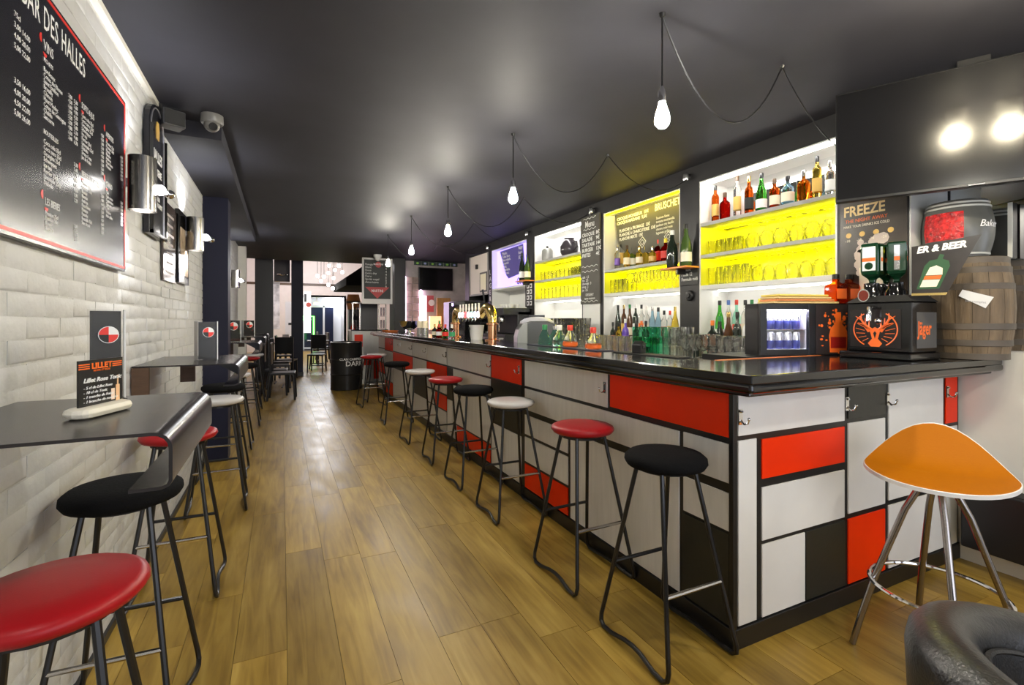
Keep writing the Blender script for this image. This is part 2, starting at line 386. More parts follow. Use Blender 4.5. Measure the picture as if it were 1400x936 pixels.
obj('kick_plate', B().box((.94, 24.21, .05), (1.74, 24.225, .13)), MATS['aluminium_frame'], d1)
# ceiling hood on the right of the back room
hd = B().add([(1.42, 12.4, 2.22), (4.4, 12.4, 2.25), (4.4, 15.5, 2.25), (1.42, 15.5, 2.22), (2.5, 12.4, 3.2), (4.4, 12.4, 3.2), (4.4, 15.5, 3.2), (2.5, 15.5, 3.2), (1.42, 12.4, 2.42), (1.42, 15.5, 2.42)],
             [(0, 3, 2, 1), (0, 1, 5, 4, 8), (3, 9, 7, 6, 2), (0, 8, 9, 3), (8, 4, 7, 9), (4, 5, 6, 7), (1, 2, 6, 5)])
tag(obj('extractor_hood', hd, mat('dull_black', (.010, .010, .010), .9, spec=.05)), 'black sloped extractor hood hanging behind the framed chalkboard', 'hood')  # plain black with its gloss taken down

# ---------------------------------------------------------------- bar front
FX, FY = 1.68, 1.41
bar = thing('bar_counter', 'long bar front of red white and black panels in a grid', 'bar', (0, 0, 0))
bb = B(); bb.box((FX + .006, FY + .006, .0), (FX + .30, 9.52, 1.10)); bb.box((FX + .30, FY + .006, 0), (RX - .005, FY + .05, 1.10))
obj('carcass', bb, BLACKS, bar)
kk = B(); kk.box((FX - .008, FY - .008, 0), (FX + .01, 9.53, .085)); kk.box((FX + .01, FY - .008, 0), (RX - .01, FY + .01, .085))
obj('kickboard', kk, BLACKS, bar, bev=.003)
obj('corner_post', B().box((FX - .004, FY - .004, .08), (FX + .018, FY + .018, 1.10)), BLACKS, bar, bev=.002)
w, r, k = PWHITE, PRED, PBLK
front = [(1.432, 2.24, .872, 1.09, r), (2.265, 3.305, .862, 1.09, w), (1.432, 1.685, .682, .845, w), (1.712, 3.305, .682, .842, w),
         (1.432, 1.685, .482, .640, w), (1.432, 1.69, .090, .470, k), (1.712, 2.655, .090, .640, w), (2.688, 3.305, .495, .642, w),
         (2.688, 3.305, .288, .474, w), (2.688, 3.305, .090, .270, r), (3.368, 3.955, .858, 1.09, r), (3.368, 3.955, .482, .852, k), (3.368, 3.955, .090, .458, w),
         (3.985, 5.225, .858, 1.09, w), (3.985, 5.02, .690, .838, w), (3.985, 5.02, .262, .660, w), (3.985, 4.89, .090, .245, r), (4.905, 5.02, .090, .245, w),
         (5.04, 5.225, .500, .838, k), (5.04, 5.225, .090, .482, w), (5.255, 6.075, .858, 1.09, w), (5.255, 6.075, .665, .838, r), (5.255, 6.075, .525, .640, w),
         (5.255, 5.70, .340, .502, r), (5.72, 6.075, .340, .502, w), (5.255, 6.075, .090, .322, w),
         (6.10, 6.805, .858, 1.09, w), (6.10, 6.805, .640, .838, w), (6.10, 6.805, .362, .622, k), (6.10, 6.805, .090, .345, w),
         (6.84, 8.15, .858, 1.09, w), (6.84, 8.15, .630, .838, r), (6.84, 8.15, .090, .572, w),
         (8.20, 8.85, .842, 1.09, r), (8.20, 8.85, .320, .822, w), (8.20, 8.85, .090, .300, r), (8.90, 9.48, .858, 1.09, w), (8.90, 9.48, .600, .838, w), (8.90, 9.48, .400, .580, r), (8.90, 9.48, .090, .380, w)]
for y0, y1, z0, z1, m in front:
    obj('panel', B().box((FX, y0, z0), (FX + .012, y1, z1)), m, bar, bev=.0012)
ret = [(1.712, 2.437, .880, 1.09, w), (1.712, 1.822, .090, .860, w), (1.857, 2.437, .682, .852, r), (1.857, 2.437, .418, .645, w), (1.857, 2.142, .090, .400, w), (2.150, 2.437, .090, .402, k),
       (2.467, 2.777, .885, 1.09, k), (2.467, 2.777, .428, .865, w), (2.467, 2.777, .090, .402, r), (2.810, 3.345, .438, 1.09, w), (2.810, 3.345, .090, .412, w),
       (3.374, 3.50, .780, 1.09, r), (3.374, 3.50, .438, .760, w), (3.374, 3.50, .090, .412, w)]
for x0, x1, z0, z1, m in ret:
    obj('panel', B().box((x0, FY, z0), (x1, FY + .012, z1)), m, bar, bev=.0012)
hk = B(); hk.box((-.004, -.011, -.032), (.0, .011, .032)); hk.tube([(0, 0, -.012), (-.018, 0, -.028), (-.036, 0, -.022), (-.042, 0, -.004)], .0042, 6); hk.ball((-.042, 0, -.002), .007, 8, 6); hk.tube([(0, 0, .02), (-.012, 0, .024)], .005, 6)
hm = hk.mesh('coat_hook'); hm.materials.append(CHROME)
for y, z in ((2.285, .975), (3.40, .975), (3.97, .975), (5.26, .975), (6.12, .975), (6.86, .975), (7.6, .985), (8.22, .985)):
    obj('coat_hook', hm, CHROME, bar, smooth=True, loc=(FX, y, z))
for x in (1.720, 2.452, 2.795, 3.385):
    obj('coat_hook', hm, CHROME, bar, smooth=True, loc=(FX if x < FX else x, FY - .001, .96), rot=(0, 0, PI / 2))
# countertop
CT = 1.157
top = thing('bar_countertop', 'glossy black countertop with moulded edge running along the bar', 'countertop')
Lp = lambda o: [(1.55 + o, 1.22 + o), (RX - .004, 1.22 + o), (RX - .004, 1.458), (3.116, 1.458), (3.116, 1.78), (2.0, 1.78), (2.0, 9.66), (1.55 + o, 9.66)]
obj('top_slab', B().prism(Lp(.006), 1.122, CT), BLACK, top, bev=.005, seg=3)
obj('edge_moulding', B().prism(Lp(.0), 1.088, 1.126), BLACK, top, bev=.014, seg=4)
obj('lower_moulding', B().prism(Lp(.05), 1.068, 1.09), BLACK, top, bev=.006)
obj('inner_edge_strip', B().box((2.0, 1.776, 1.135), (3.10, 1.792, CT + .002)), mat('orange_edging', (.75, .22, .05), .4), top)
# shelf behind the return, back counter and its step
bc = thing('back_counter', 'dark back counter under the shelf niches behind the bar', 'counter')
obj('cabinet_body', B().box((2.78, 1.80, 0), (BX + .335, 8.55, 1.035)), BLACKS, bc)
obj('work_top', B().box((2.74, 1.795, 1.035), (BX + .335, 8.56, 1.07)), STEEL, bc)
for kx in 'ABCDE':
    a, b_ = SECT[kx]
    obj('bottle_step', B().box((3.14, a + .01, 1.07), (BX + .33, b_ - .01, 1.17)), NICHEW, bc)
obj('return_shelf', B().box((2.35, 1.795, 1.10), (3.115, 2.2, CT - .002)), BLACKS, bc)

# ---------------------------------------------------------------- shelf niches
LEDTINT = mat('led_tinted_lining', (.88, .84, .045), .25)  # yellow LED glow painted into the lining colour of the lit rows
SH = (2.160, 1.900, 1.648)
def niche(kx, rows, label):
    a, b_ = SECT[kx]; t = thing('shelf_niche', label, 'shelf', (BX, a, 1.07))
    H = 2.51 - 1.07; D = .32; Wd = b_ - a
    obj('back_panel', B().box((D, .002, .1), (D + .012, Wd - .002, H - .002)), NICHEW, t)
    for y in (.001, Wd - .013): obj('side_panel', B().box((.004, y, .1), (D, y + .012, H - .002)), NICHEW, t)
    if kx == 'A': obj('mirror_back', B().box((D - .006, .014, SH[0] - 1.07), (D - .001, Wd - .014, H - .015)), MIRROR, t)
    obj('ceiling_panel', B().box((.004, .013, H - .014), (D, Wd - .013, H - .003)), NICHEW, t)
    for i_, (z, th, m, led) in enumerate(rows):
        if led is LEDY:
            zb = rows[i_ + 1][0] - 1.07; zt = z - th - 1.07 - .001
            obj('led_tinted_back', B().box((D - .006, .014, zb), (D - .001, Wd - .014, zt)), LEDTINT, t)
            for y in (.0135, Wd - .0175): obj('led_tinted_cheek', B().box((.006, y, zb), (D - .007, y + .004, zt)), LEDTINT, t)
        obj('shelf', B().box((.004, .013, z - th - 1.07), (D, Wd - .013, z - 1.07)), m, t, bev=.002)
        if led: obj('led_strip', B().box((.17, .04, z - th - 1.07 - .012), (.19, Wd - .04, z - th - 1.07 - .0005)), led, t)
    return t
SH = (2.160, 1.900, 1.648)
LEDU = emis('soft_white_led', (1, .97, .90), 9)
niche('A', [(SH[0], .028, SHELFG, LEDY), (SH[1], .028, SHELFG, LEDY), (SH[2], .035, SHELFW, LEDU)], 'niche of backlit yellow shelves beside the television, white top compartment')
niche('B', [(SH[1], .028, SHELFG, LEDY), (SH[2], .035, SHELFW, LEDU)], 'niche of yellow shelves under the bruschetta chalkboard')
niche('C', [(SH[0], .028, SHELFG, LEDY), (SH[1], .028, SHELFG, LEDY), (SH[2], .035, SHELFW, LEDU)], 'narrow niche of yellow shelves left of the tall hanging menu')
niche('D', [(1.878, .03, SHELFW, None)], 'niche with the violet drinks panel above the coffee machine')
for kx in 'ABC':
    a, b_ = SECT[kx]
    o = tag(obj('led_tube', B().box((BX + (.004 if kx == 'B' else .02), a + .03, 2.478), (BX + (.02 if kx == 'B' else .05), b_ - .03, 2.494)), emis('dim_yellow_led', (1, .77, 0), 22) if kx == 'B' else LEDW), {'A': 'white strip lamp at the top of the right shelf niche', 'B': 'yellow strip lamp above the bruschetta board', 'C': 'white strip lamp at the top of the left shelf niche'}[kx], 'lamp')

# ---------------------------------------------------------------- bottles
PROF = {
    'wine': [(.034, 0), (.037, .006), (.037, .19), (.030, .215), (.015, .235), (.0135, .285)],
    'spirit': [(.036, 0), (.039, .006), (.039, .165), (.033, .185), (.015, .205), (.0135, .245)],
    'stout': [(.042, 0), (.046, .008), (.048, .12), (.042, .145), (.017, .165), (.015, .20)],
    'champ': [(.040, 0), (.044, .008), (.044, .14), (.036, .19), (.018, .235), (.0145, .29)],
    'tall': [(.030, 0), (.033, .006), (.033, .22), (.026, .24), (.014, .255), (.0125, .295)],
    'flask': [(.05, 0), (.055, .01), (.055, .03), (.045, .07), (.022, .105), (.018, .125)],
    'square': [(.048, 0), (.052, .006), (.052, .13), (.046, .15), (.02, .165), (.018, .19)]}
LABZ = {'wine': (.05, .14), 'spirit': (.04, .125), 'stout': (.035, .105), 'champ': (.035, .105), 'tall': (.06, .16), 'flask': (.008, .03), 'square': (.03, .11)}
BMESH = {}
GL = {'amber': solid_glass('amber_glass', (.90, .45, .10)), 'orange': solid_glass('orange_glass', (.85, .32, .08)), 'red': solid_glass('red_glass', (.65, .05, .03)), 'clear': solid_glass('bottle_glass', (.97, .98, .97)), 'green': solid_glass('leaf_green_glass', (.30, .72, .25)),
      'dark': mat('dark_bottle_glass', (.012, .02, .012), .06, coat=.4), 'olive': mat('olive_bottle_glass', (.05, .09, .02), .08), 'yellow': solid_glass('yellow_liquor', (.95, .82, .30)), 'blue': solid_glass('pale_blue_glass', (.62, .80, .90)),
      'white': mat('opaque_white_bottle', (.85, .85, .85), .2), 'purple': mat('purple_bottle', (.12, .06, .45), .15), 'brown': mat('brown_bottle_glass', (.09, .035, .012), .08), 'teal': GREENG}
CAPS = {'black': BLACKM, 'red': mat('red_cap', (.7, .05, .03), .4), 'gold': BRASS, 'white': WSHELL, 'green': mat('green_cap', (.03, .25, .08), .4), 'blue': mat('blue_cap', (.08, .18, .5), .4), 'orange': mat('orange_cap', (.9, .22, .03), .4), 'wood': BROWN, 'yellow': mat('yellow_cap', (.9, .75, .05), .4), 'silver': STEEL}
LABS = {'cream': CREAM, 'white': WHITE, 'black': BLACKR, 'orange': ORNG, 'gold': GOLD, 'red': RED, 'blue': mat('blue_print', (.15, .3, .7), .5), 'none': None, 'purple': mat('violet_print', (.2, .1, .5), .5), 'green': mat('green_print', (.05, .35, .15), .5)}
def bottle(loc, kind, glass, cap, lab, label, group, h=None, rs=1.0):
    H = PROF[kind][-1][1]; sz = (h / (H + .03)) if h else 1
    key = (kind, round(sz, 2), round(rs, 2), glass, cap, lab)
    if key in BMESH:
        return dup(BMESH[key], loc, random.random() * 6, label, group)
    n = 4 if kind == 'square' else 14
    t = thing('bottle', label, 'bottle', loc, random.random() * .4 - .2, group)
    a0 = PI / 4 if n == 4 else 0
    P = [(r * rs, z * sz) for r, z in PROF[kind]]
    obj('bottle_body', B().lathe(P, n, a0=a0, a1=a0 + 2 * PI), GL[glass], t, smooth=True, ang=60)
    r0 = P[-1][0]; z0 = P[-1][1]
    obj('bottle_cap', B().lathe([(r0 * 1.15, z0 - .012), (r0 * 1.2, z0 + .003), (r0 * 1.2, z0 + .024), (r0 * 1.05, z0 + .028)], 10), CAPS[cap], t, smooth=True)
    if LABS[lab]:
        l0, l1 = LABZ[kind]; R = max(r for r, z in P if True) + .0012
        obj('bottle_label', B().lathe([(R, l0 * sz), (R, l1 * sz)], n, closed=True, a0=a0, a1=a0 + 2 * PI), LABS[lab], t, smooth=n > 4)
    BMESH[key] = t
    return t
def row(specs, x, z, where, group, dx=0, rs=1.0):
    """specs: (pixel x, top pixel y or None, kind, glass, cap, label print, words), from left to right"""
    for i, (px, py, kind, gl, cp, lb, words) in enumerate(specs):
        p = on_x(px, py or 300, x + (dx if i % 2 else 0)); h = max(.12, min(.36, p.z - z)) if py else None
        bottle((p.x, p.y, z + .001), kind, gl, cp, lb, f'{words}, {ordinal(i)} from left {where}', group, h, rs)
row([(965, 268, 'spirit', 'amber', 'wood', 'cream', 'short amber bottle with brown cap'), (978, 254, 'tall', 'orange', 'black', 'gold', 'tall amber bottle with black stopper'), (991, 263, 'stout', 'red', 'wood', 'none', 'round red liqueur bottle'),
     (1008, 240, 'tall', 'clear', 'wood', 'gold', 'tall clear bottle with pourer'), (1024, 241, 'wine', 'orange', 'gold', 'black', 'orange bottle with black label'), (1041, 237, 'champ', 'green', 'black', 'white', 'green bottle with black cap'),
     (1059, 245, 'spirit', 'orange', 'wood', 'cream', 'amber bottle with cream label'), (1077, 241, 'stout', 'blue', 'black', 'cream', 'dark glass bottle with pale label'), (1099, 233, 'stout', 'amber', 'silver', 'none', 'wide amber whisky bottle'),
     (1117, 214, 'tall', 'yellow', 'black', 'gold', 'tall golden bottle with pourer'), (1135, 222, 'tall', 'clear', 'silver', 'white', 'clear frosted bottle')], 3.22, SH[0], 'on the white top shelf', 'bottles on the top shelf of the right niche', 0, .86)
row([(829, 334, 'spirit', 'green', 'black', 'black', 'green bottle with dark label'), (838, 337, 'spirit', 'clear', 'black', 'white', 'clear bottle with silver label'), (844, 338, 'tall', 'clear', 'silver', 'purple', 'slim bottle with violet label'), (850, 322, 'tall', 'clear', 'yellow', 'gold', 'tall bottle with flowered label'),
     (857, 336, 'spirit', 'yellow', 'wood', 'cream', 'pale gold bottle'), (865, 338, 'stout', 'olive', 'black', 'white', 'dark olive bottle'), (874, 337, 'spirit', 'yellow', 'gold', 'cream', 'golden bottle with cream label'), (883, 337, 'stout', 'yellow', 'yellow', 'none', 'round yellow bottle'),
     (892, 338, 'spirit', 'yellow', 'silver', 'gold', 'yellow bottle with gold label'), (901, 327, 'square', 'red', 'red', 'red', 'square red bottle'), (910, 326, 'stout', 'red', 'yellow', 'red', 'dark red bottle with yellow cap'), (917, 334, 'spirit', 'clear', 'black', 'white', 'clear bottle with black and white label')],
    3.20, SH[1], 'under the bruschetta board', 'bottles on the upper shelf of the middle niche', .07, .88)
row([(827, 424, 'tall', 'blue', 'blue', 'blue', 'pale blue gin bottle'), (838, 412, 'wine', 'dark', 'green', 'none', 'dark bottle with green cap'), (845, 409, 'champ', 'dark', 'black', 'black', 'black bottle'), (853, 410, 'wine', 'brown', 'gold', 'gold', 'brown bottle with gold label'),
     (861, 412, 'champ', 'brown', 'green', 'cream', 'brown bottle with cream label'), (869, 414, 'wine', 'dark', 'white', 'white', 'dark bottle with white cap'), (877, 415, 'spirit', 'clear', 'black', 'orange', 'clear bottle with orange label'), (884, 417, 'spirit', 'clear', 'white', 'cream', 'clear bottle with cream label'),
     (892, 419, 'champ', 'blue', 'silver', 'none', 'pale blue bottle'), (900, 420, 'champ', 'blue', 'black', 'none', 'ice blue bottle with black cap'), (908, 424, 'spirit', 'clear', 'black', 'red', 'clear bottle with red label'), (916, 425, 'tall', 'clear', 'red', 'gold', 'slim bottle with red cap'), (923, 419, 'champ', 'yellow', 'gold', 'gold', 'gold bottle')],
    3.26, 1.17, 'in the middle back row', 'bottles in the back row under the middle niche', 0, .76)
row([(838, 440, 'spirit', 'dark', 'black', 'orange', 'dark bottle with orange label'), (846, 440, 'stout', 'yellow', 'black', 'none', 'small yellow bottle'), (855, 434, 'stout', 'purple', 'white', 'purple', 'purple bottle'), (870, 440, 'square', 'dark', 'black', 'gold', 'square black bottle with gold stripe'), (877, 438, 'spirit', 'clear', 'orange', 'orange', 'clear bottle with orange print'), (883, 437, 'stout', 'brown', 'black', 'cream', 'brown bottle with pale label')],
    3.08, 1.07, 'in the middle front row', 'bottles in the front row under the middle niche', 0, .72)
row([(984, 406, 'champ', 'green', 'black', 'white', 'green vermouth bottle'), (996, 404, 'wine', 'clear', 'blue', 'white', 'clear bottle with blue cap'), (1007, 404, 'wine', 'teal', 'red', 'red', 'clear bottle with red band'), (1019, 405, 'spirit', 'clear', 'black', 'cream', 'clear bottle with cream label'), (1028, 406, 'spirit', 'yellow', 'green', 'white', 'yellow green bottle'), (1039, 402, 'wine', 'olive', 'yellow', 'gold', 'olive bottle with yellow cap')],
    3.26, 1.17, 'in the right back row', 'bottles in the back row under the right niche', 0, .8)
row([(974, 436, 'stout', 'dark', 'orange', 'orange', 'squat dark bottle with orange cap'), (984, 432, 'champ', 'dark', 'green', 'cream', 'dark green bottle with cream label'), (996, 424, 'champ', 'brown', 'gold', 'gold', 'brown cream liqueur bottle'), (1008, 424, 'wine', 'dark', 'black', 'green', 'dark bottle with green label'), (1021, 426, 'wine', 'white', 'black', 'white', 'white coconut liqueur bottle')],
    3.075, 1.07, 'in the right front row', 'bottles in the front row under the right niche', 0, .85)

# ---------------------------------------------------------------- glasses
GP = {'tumbler': [(0, 0), (.0295, 0), (.036, .11), (.0345, .11), (.028, .008), (0, .008)],
      'highball': [(0, 0), (.0285, 0), (.033, .145), (.0316, .145), (.027, .009), (0, .009)],
      'wineglass': [(0, 0), (.034, 0), (.034, .003), (.004, .012), (.004, .08), (.030, .095), (.042, .145), (.034, .20), (.0325, .20), (.0405, .145), (.0285, .098), (0, .086)],
      'balloon': [(0, 0), (.036, 0), (.036, .003), (.004, .01), (.004, .06), (.036, .074), (.052, .125), (.040, .185), (.0385, .185), (.0505, .125), (.0345, .077), (0, .066)]}
GM = {}
for k_, p_ in GP.items():
    for gm in (GOBLET, GREENG):
        me = B().lathe(p_, 14, closed=True).mesh('glass'); me.materials.append(gm); me.polygons.foreach_set('use_smooth', [True] * len(me.polygons)); GM[(k_, gm.name)] = me
def glasses(kind, ys, xs, z, label, group, flip=False, gm=None, dz=0, stack=1):
    H = max(p[1] for p in GP[kind])
    for x in xs:
        for y in ys:
            for s_ in range(stack):
                q = list(reversed(list(ys))).index(y); lv = (', ' + ('bottom', 'second level', 'third level', 'top')[s_ if s_ < stack - 1 else 3]) if stack > 1 else ''
                pl = f', {ordinal(q)} from left' + ((', ' + ('front', 'back' if len(xs) == 2 else 'middle', 'back')[list(xs).index(x)] + ' row') if len(xs) > 1 else '') + lv
                o = obj('glass', GM[(kind, (gm or GOBLET).name)], GOBLET, loc=(x + (random.random() - .5) * .008, y + (random.random() - .5) * .008, z + s_ * H * .62 + (H + .001 if flip else .001)), rot=(PI if flip else 0, 0, random.random()))
                tag(o, label + pl, 'glass', group)
def span(a, b, n): return [a + (b - a) * (i + .5) / n for i in range(n)]
a, b_ = SECT['A']
glasses('balloon', span(a + .03, a + .72, 6), (3.20, 3.33), SH[1], 'upturned balloon glass on the right middle yellow shelf', 'upturned balloon glasses in the right niche', True)
glasses('tumbler', span(a + .74, b_ - .03, 4), (3.20, 3.33), SH[1], 'tumbler on the right middle yellow shelf', 'tumblers on the middle shelf of the right niche')
glasses('wineglass', span(a + .03, a + .66, 7), (3.20, 3.33), SH[2], 'upturned wine glass on the right lower yellow shelf', 'upturned wine glasses in the right niche', True)
glasses('highball', span(a + .68, b_ - .03, 5), (3.20, 3.32), SH[2], 'tall glass on the right lower yellow shelf', 'tall glasses on the lower shelf of the right niche')
a, b_ = SECT['B']
glasses('wineglass', span(a + .03, a + .80, 8), (3.20, 3.33), SH[2], 'wine glass on the yellow shelf below the bruschetta board', 'wine glasses in the middle niche')
glasses('highball', span(a + .82, b_ - .03, 4), (3.20, 3.32), SH[2], 'tall glass on the yellow shelf below the bruschetta board', 'tall glasses in the middle niche')
a, b_ = SECT['C']
glasses('tumbler', span(a + .04, b_ - .04, 11), (3.21,), SH[1], 'tumbler on the left upper yellow shelf', 'tumblers on the upper shelf of the left niche')
glasses('highball', span(a + .04, b_ - .04, 11), (3.21,), SH[2], 'tall glass on the left lower yellow shelf', 'tall glasses on the lower shelf of the left niche')
# on the back counter
glasses('balloon', span(2.58, 2.80, 3), (2.80, 2.93), 1.07, 'round stemmed glass near the small fridge', 'round glasses beside the fridge')
glasses('tumbler', span(2.28, 2.56, 4), (2.80, 2.90, 3.0), 1.07, 'tumbler beside the small fridge', 'tumblers beside the fridge', stack=2)
glasses('highball', span(2.82, 3.05, 3), (2.82, 2.92), 1.07, 'tall glass under the middle post', 'tall glasses under the middle post', stack=2)
glasses('highball', span(3.07, 3.40, 4), (2.80, 2.92), 1.07, 'green glass on the back counter', 'green glasses', gm=GREENG, stack=2)
glasses('highball', span(3.42, 4.25, 9), (2.80, 2.92), 1.07, 'tall clear glass under the middle niche', 'tall glasses under the middle niche')
glasses('tumbler', span(4.30, 4.86, 7), (2.78, 2.87, 2.96), 1.07, 'stacked glass under the hanging menu', 'stacked glasses under the hanging menu', stack=4)

# ---------------------------------------------------------------- things on the black posts
for px, lab, py in ((724, 'left', 395), (938, 'right', 352)):
    y = on_x(px, py, BX).y
    z = on_x(px, 362 if px > 900 else 381, BX - .1).z - .01
    t = thing('wall_shelf', 'small orange wooden ledge on the black post by the ' + ('bruschetta board' if px > 900 else 'violet panel'), 'shelf', (BX - .001, y, z))
    obj('ledge_board', B().box((-.15, -.15, -.014), (0, .15, 0)), mat('orange_wood', (.70, .22, .05), .4), t, bev=.002)
    obj('ledge_bracket', B().box((-.1, -.01, -.06), (0, .01, -.014)), BLACKM, t)
    bottle((BX - .07, y - .07, z + .001), 'champ', 'olive', 'black', 'cream', 'green wine bottle with black capsule on the ' + ('right' if px > 900 else 'left') + ' orange ledge', 'bottles on the orange ledges', .36)
    if px > 900:
        bottle((BX - .075, y + .085, z + .001), 'champ', 'dark', 'white', 'none', 'black bottle with white band on the right orange ledge', 'bottles on the orange ledges', .33, 1.1)
    else:
        bottle((BX - .075, y + .085, z + .001), 'champ', 'dark', 'black', 'white', 'dark bottle with white label on the left orange ledge', 'bottles on the orange ledges', .40)
# small note board and round switch under the right ledge
t = thing('note_board', 'small chalk note board under the right orange ledge', 'sign', (BX - .001, 3.055, 1.66))
obj('board_panel', B().box((-.012, -.10, .0), (0, .10, .17)), CHALK, t)
text('Planche\nMixte 12\nFormule midi', t, CHALKW, (-.0125, .08, .12), (0, -1, 0), (0, 0, 1), .042, sx=.8)
t = thing('wall_thermostat', 'round black dial on the post below the chalk note board', 'dial', (BX - .001, 3.05, 1.57))
obj('dial_body', B().lathe([(.045, 0), (.045, .012), (.038, .02), (.02, .022), (.0, .022)], 20).xf(Matrix.Rotation(-PI / 2, 4, 'Y')), BLACKM, t, smooth=True)
obj('dial_knob', B().lathe([(.02, .02), (.018, .03), (0, .03)], 14).xf(Matrix.Rotation(-PI / 2, 4, 'Y')), BLACKS, t, smooth=True)
# stickers on the left post
t = thing('price_cards', 'black strip of small white framed cards on the post by the coffee machine', 'sign', (BX - .001, 5.98, 1.55))
obj('strip', B().box((-.008, -.10, 0), (0, .12, .34)), BLACKM, t)
for i in range(4):
    for j in range(2):
        obj('card', B().box((-.011, -.08 + j * .09, .02 + i * .08), (-.008, -.02 + j * .09, .08 + i * .08)), WHITE, t)
        obj('card_print', B().box((-.0122, -.068 + j * .09, .034 + i * .08), (-.011, -.032 + j * .09, .066 + i * .08)), BLACKM, t)

# ---------------------------------------------------------------- chalkboards behind the bar
t = thing('bruschetta_board', 'wide chalkboard with bruschetta prices and drawings above the middle niche', 'chalkboard', (BX + .15, 4.25, 2.08))
obj('board_panel', B().prism([(0, .42), (1.08, .42), (1.08, .0), (.60, -.05), (.20, -.04), (.06, .10)], 0, .015).xf(frame((.0, 0, 0), (0, -1, 0), (0, 0, 1))), mat('brightened_chalkboard', (.085, .082, .065), .5, var=.2, vscale=4), t)  # board colour raised so it shows more of the yellow strip light
U, V = (0, -1, 0), (0, 0, 1)
text('BRUSCHETTA', t, CHALKW, (-.018, -.62, .335), U, V, .095, bold=.0015, sx=.72)
text('CROQUE-MONSIEUR  10€\nCROQUE-MADAME  9,5€', t, CHALKW, (-.018, -.04, .345), U, V, .045, sx=.95, bold=.001)
text('PLANCHE A FROMAGE  12€\nPLANCHE A CHARCUTERIE  13€\nPLANCHE MIXTE  15€', t, CHALKW, (-.018, -.08, .215), U, V, .045, sx=.85, bold=.001)
text('Saumon fume\ntomate mozzarella\njambon cru basilic\nchevre miel noix\nlegumes grilles', t, CHALKW, (-.018, -.64, .25), U, V, .036, sx=.9)
for cx, cz, rr in ((.44, .06, .055), (.80, .06, .05)):
    obj('chalk_drawing', B().tube([(cx + rr * x, cz + rr * y, .0165) for x, y in ((-1, .2), (.1, 1), (1, .1), (0, -1))], .004, 5, closed=True).xf(frame((0, 0, 0), U, V)), CHALKW, t)
    obj('chalk_drawing', B().tube([(cx + rr * .5 * x, cz + rr * .5 * y, .0165) for x, y in ((-1, .2), (.1, 1), (1, .1), (0, -1))], .003, 5, closed=True).xf(frame((0, 0, 0), U, V)), CHALKW, t)
t = thing('hanging_menu', 'tall narrow chalk menu hanging between the left and middle niches', 'chalkboard', (BX - .02, 4.68, 1.545))
obj('board_panel', B().box((0, -.365, 0), (.018, 0, .98)), mat('faded_chalkboard', (.075, .070, .058), .6, var=.2), t)
obj('hanging_bolt', B().box((.0, -.2, .98), (.012, -.17, 1.03)), STEEL, t)
text('Menu', t, CHALKW, (-.001, -.18, .86), U, V, .10, align='CENTER', bold=.001, sx=.8)
for z in (.955, .835): obj('flourish', B().tube([(-.0015, -.06 - .01 * i, z + .008 * math.sin(i * .9)) for i in range(25)], .003, 4), CHALKW, t)
text('CROQUE\nSALADE\nTARTARE\nBURGER\nFRITES', t, CHALKW, (-.001, -.03, .76), U, V, .058, bold=.0008)
text('8€\n9€\n14€\n12€\n4€', t, CHALKW, (-.001, -.30, .76), U, V, .058, bold=.0008)
for z in (.42, .365, .03): obj('flourish', B().tube([(-.0015, -.03 - .012 * i, z + .008 * math.sin(i * .9)) for i in range(26)], .003, 4), CHALKW, t)
text('cafe  1,5\nthe  2,5\nchocolat  3\nsirop  2\njus  3,5', t, CHALKW, (-.001, -.03, .29), U, V, .040, lsp=.9)
text('DESSERT\ntarte maison', t, CHALKW, (-.001, -.18, .09), U, V, .04, align='CENTER')
# violet back-lit panel with chalk list
t = thing('violet_panel', 'violet backlit panel with a slanted drinks list and script logo', 'sign', (BX + .10, 7.33, 1.88))
VIO = emis('violet_panel_glow', (.36, .27, 1), 1.9)
obj('panel_body', B().box((0, -1.24, .01), (.02, 0, .62)), VIO, t)
obj('drinks_sheet', B().prism([(.12, .60), (.95, .61), (1.02, .20), (.45, .14), (.36, .20)], .001, .006).xf(frame((0, 0, 0), U, V)), mat('violet_chalkboard', (.10, .08, .32), .5), t)
text('\n'.join(['Mojito', 'Cuba libre', 'Pina colada', 'Ti punch', 'Spritz', 'Caipirinha', 'Gin tonic']), t, CHALKW, (-.007, -.22, .53), (0, -1, .0), (0, 0, 1), .062, sx=1.1, lsp=.85, shear=-.25)
text('happy\nhour\n5€', t, CHALKW, (-.007, -.80, .55), U, V, .075, sx=.8)
text('Coca', t, mat('dark_violet_print', (.06, .04, .2), .5), (-.001, -.72, .03), U, V, .15, shear=.35, bold=.003, sx=.9)
# pale poster panel in the fifth opening
t = thing('pale_panel', 'pale cream panel with a small framed drawing left of the violet sign', 'picture', (BX + .02, 8.39, 1.83))
obj('panel_body', B().box((0, -.91, 0), (.02, 0, .68)), mat('cream_panel_paint', (.80, .72, .66), .6), t)  # even cream base colour
obj('panel_frame', B().box((-.015, -.03, -.02), (0, 0, .68)).box((-.015, -.91, -.03), (0, 0, 0)).box((-.02, -.91, -.02), (0, -.86, .68)), mat('grey_frame', (.35, .33, .31), .5), t)
obj('small_picture', B().box((-.02, -.84, .02), (-.002, -.52, .36)), mat('dark_grey_frame', (.12, .11, .11), .5), t)
obj('picture_sheet', B().box((-.022, -.81, .05), (-.019, -.55, .33)), CREAM, t)
obj('lamp_cap', B().box((-.03, -.40, .44), (-.002, -.33, .52)), BLACKM, t)
t = thing('poster_strip', 'narrow black poster with white print beside the pale panel', 'poster', (BX - .003, 7.44, 1.62))
obj('sheet', B().box((0, -.12, 0), (.002, .0, .62)), BLACKM, t)
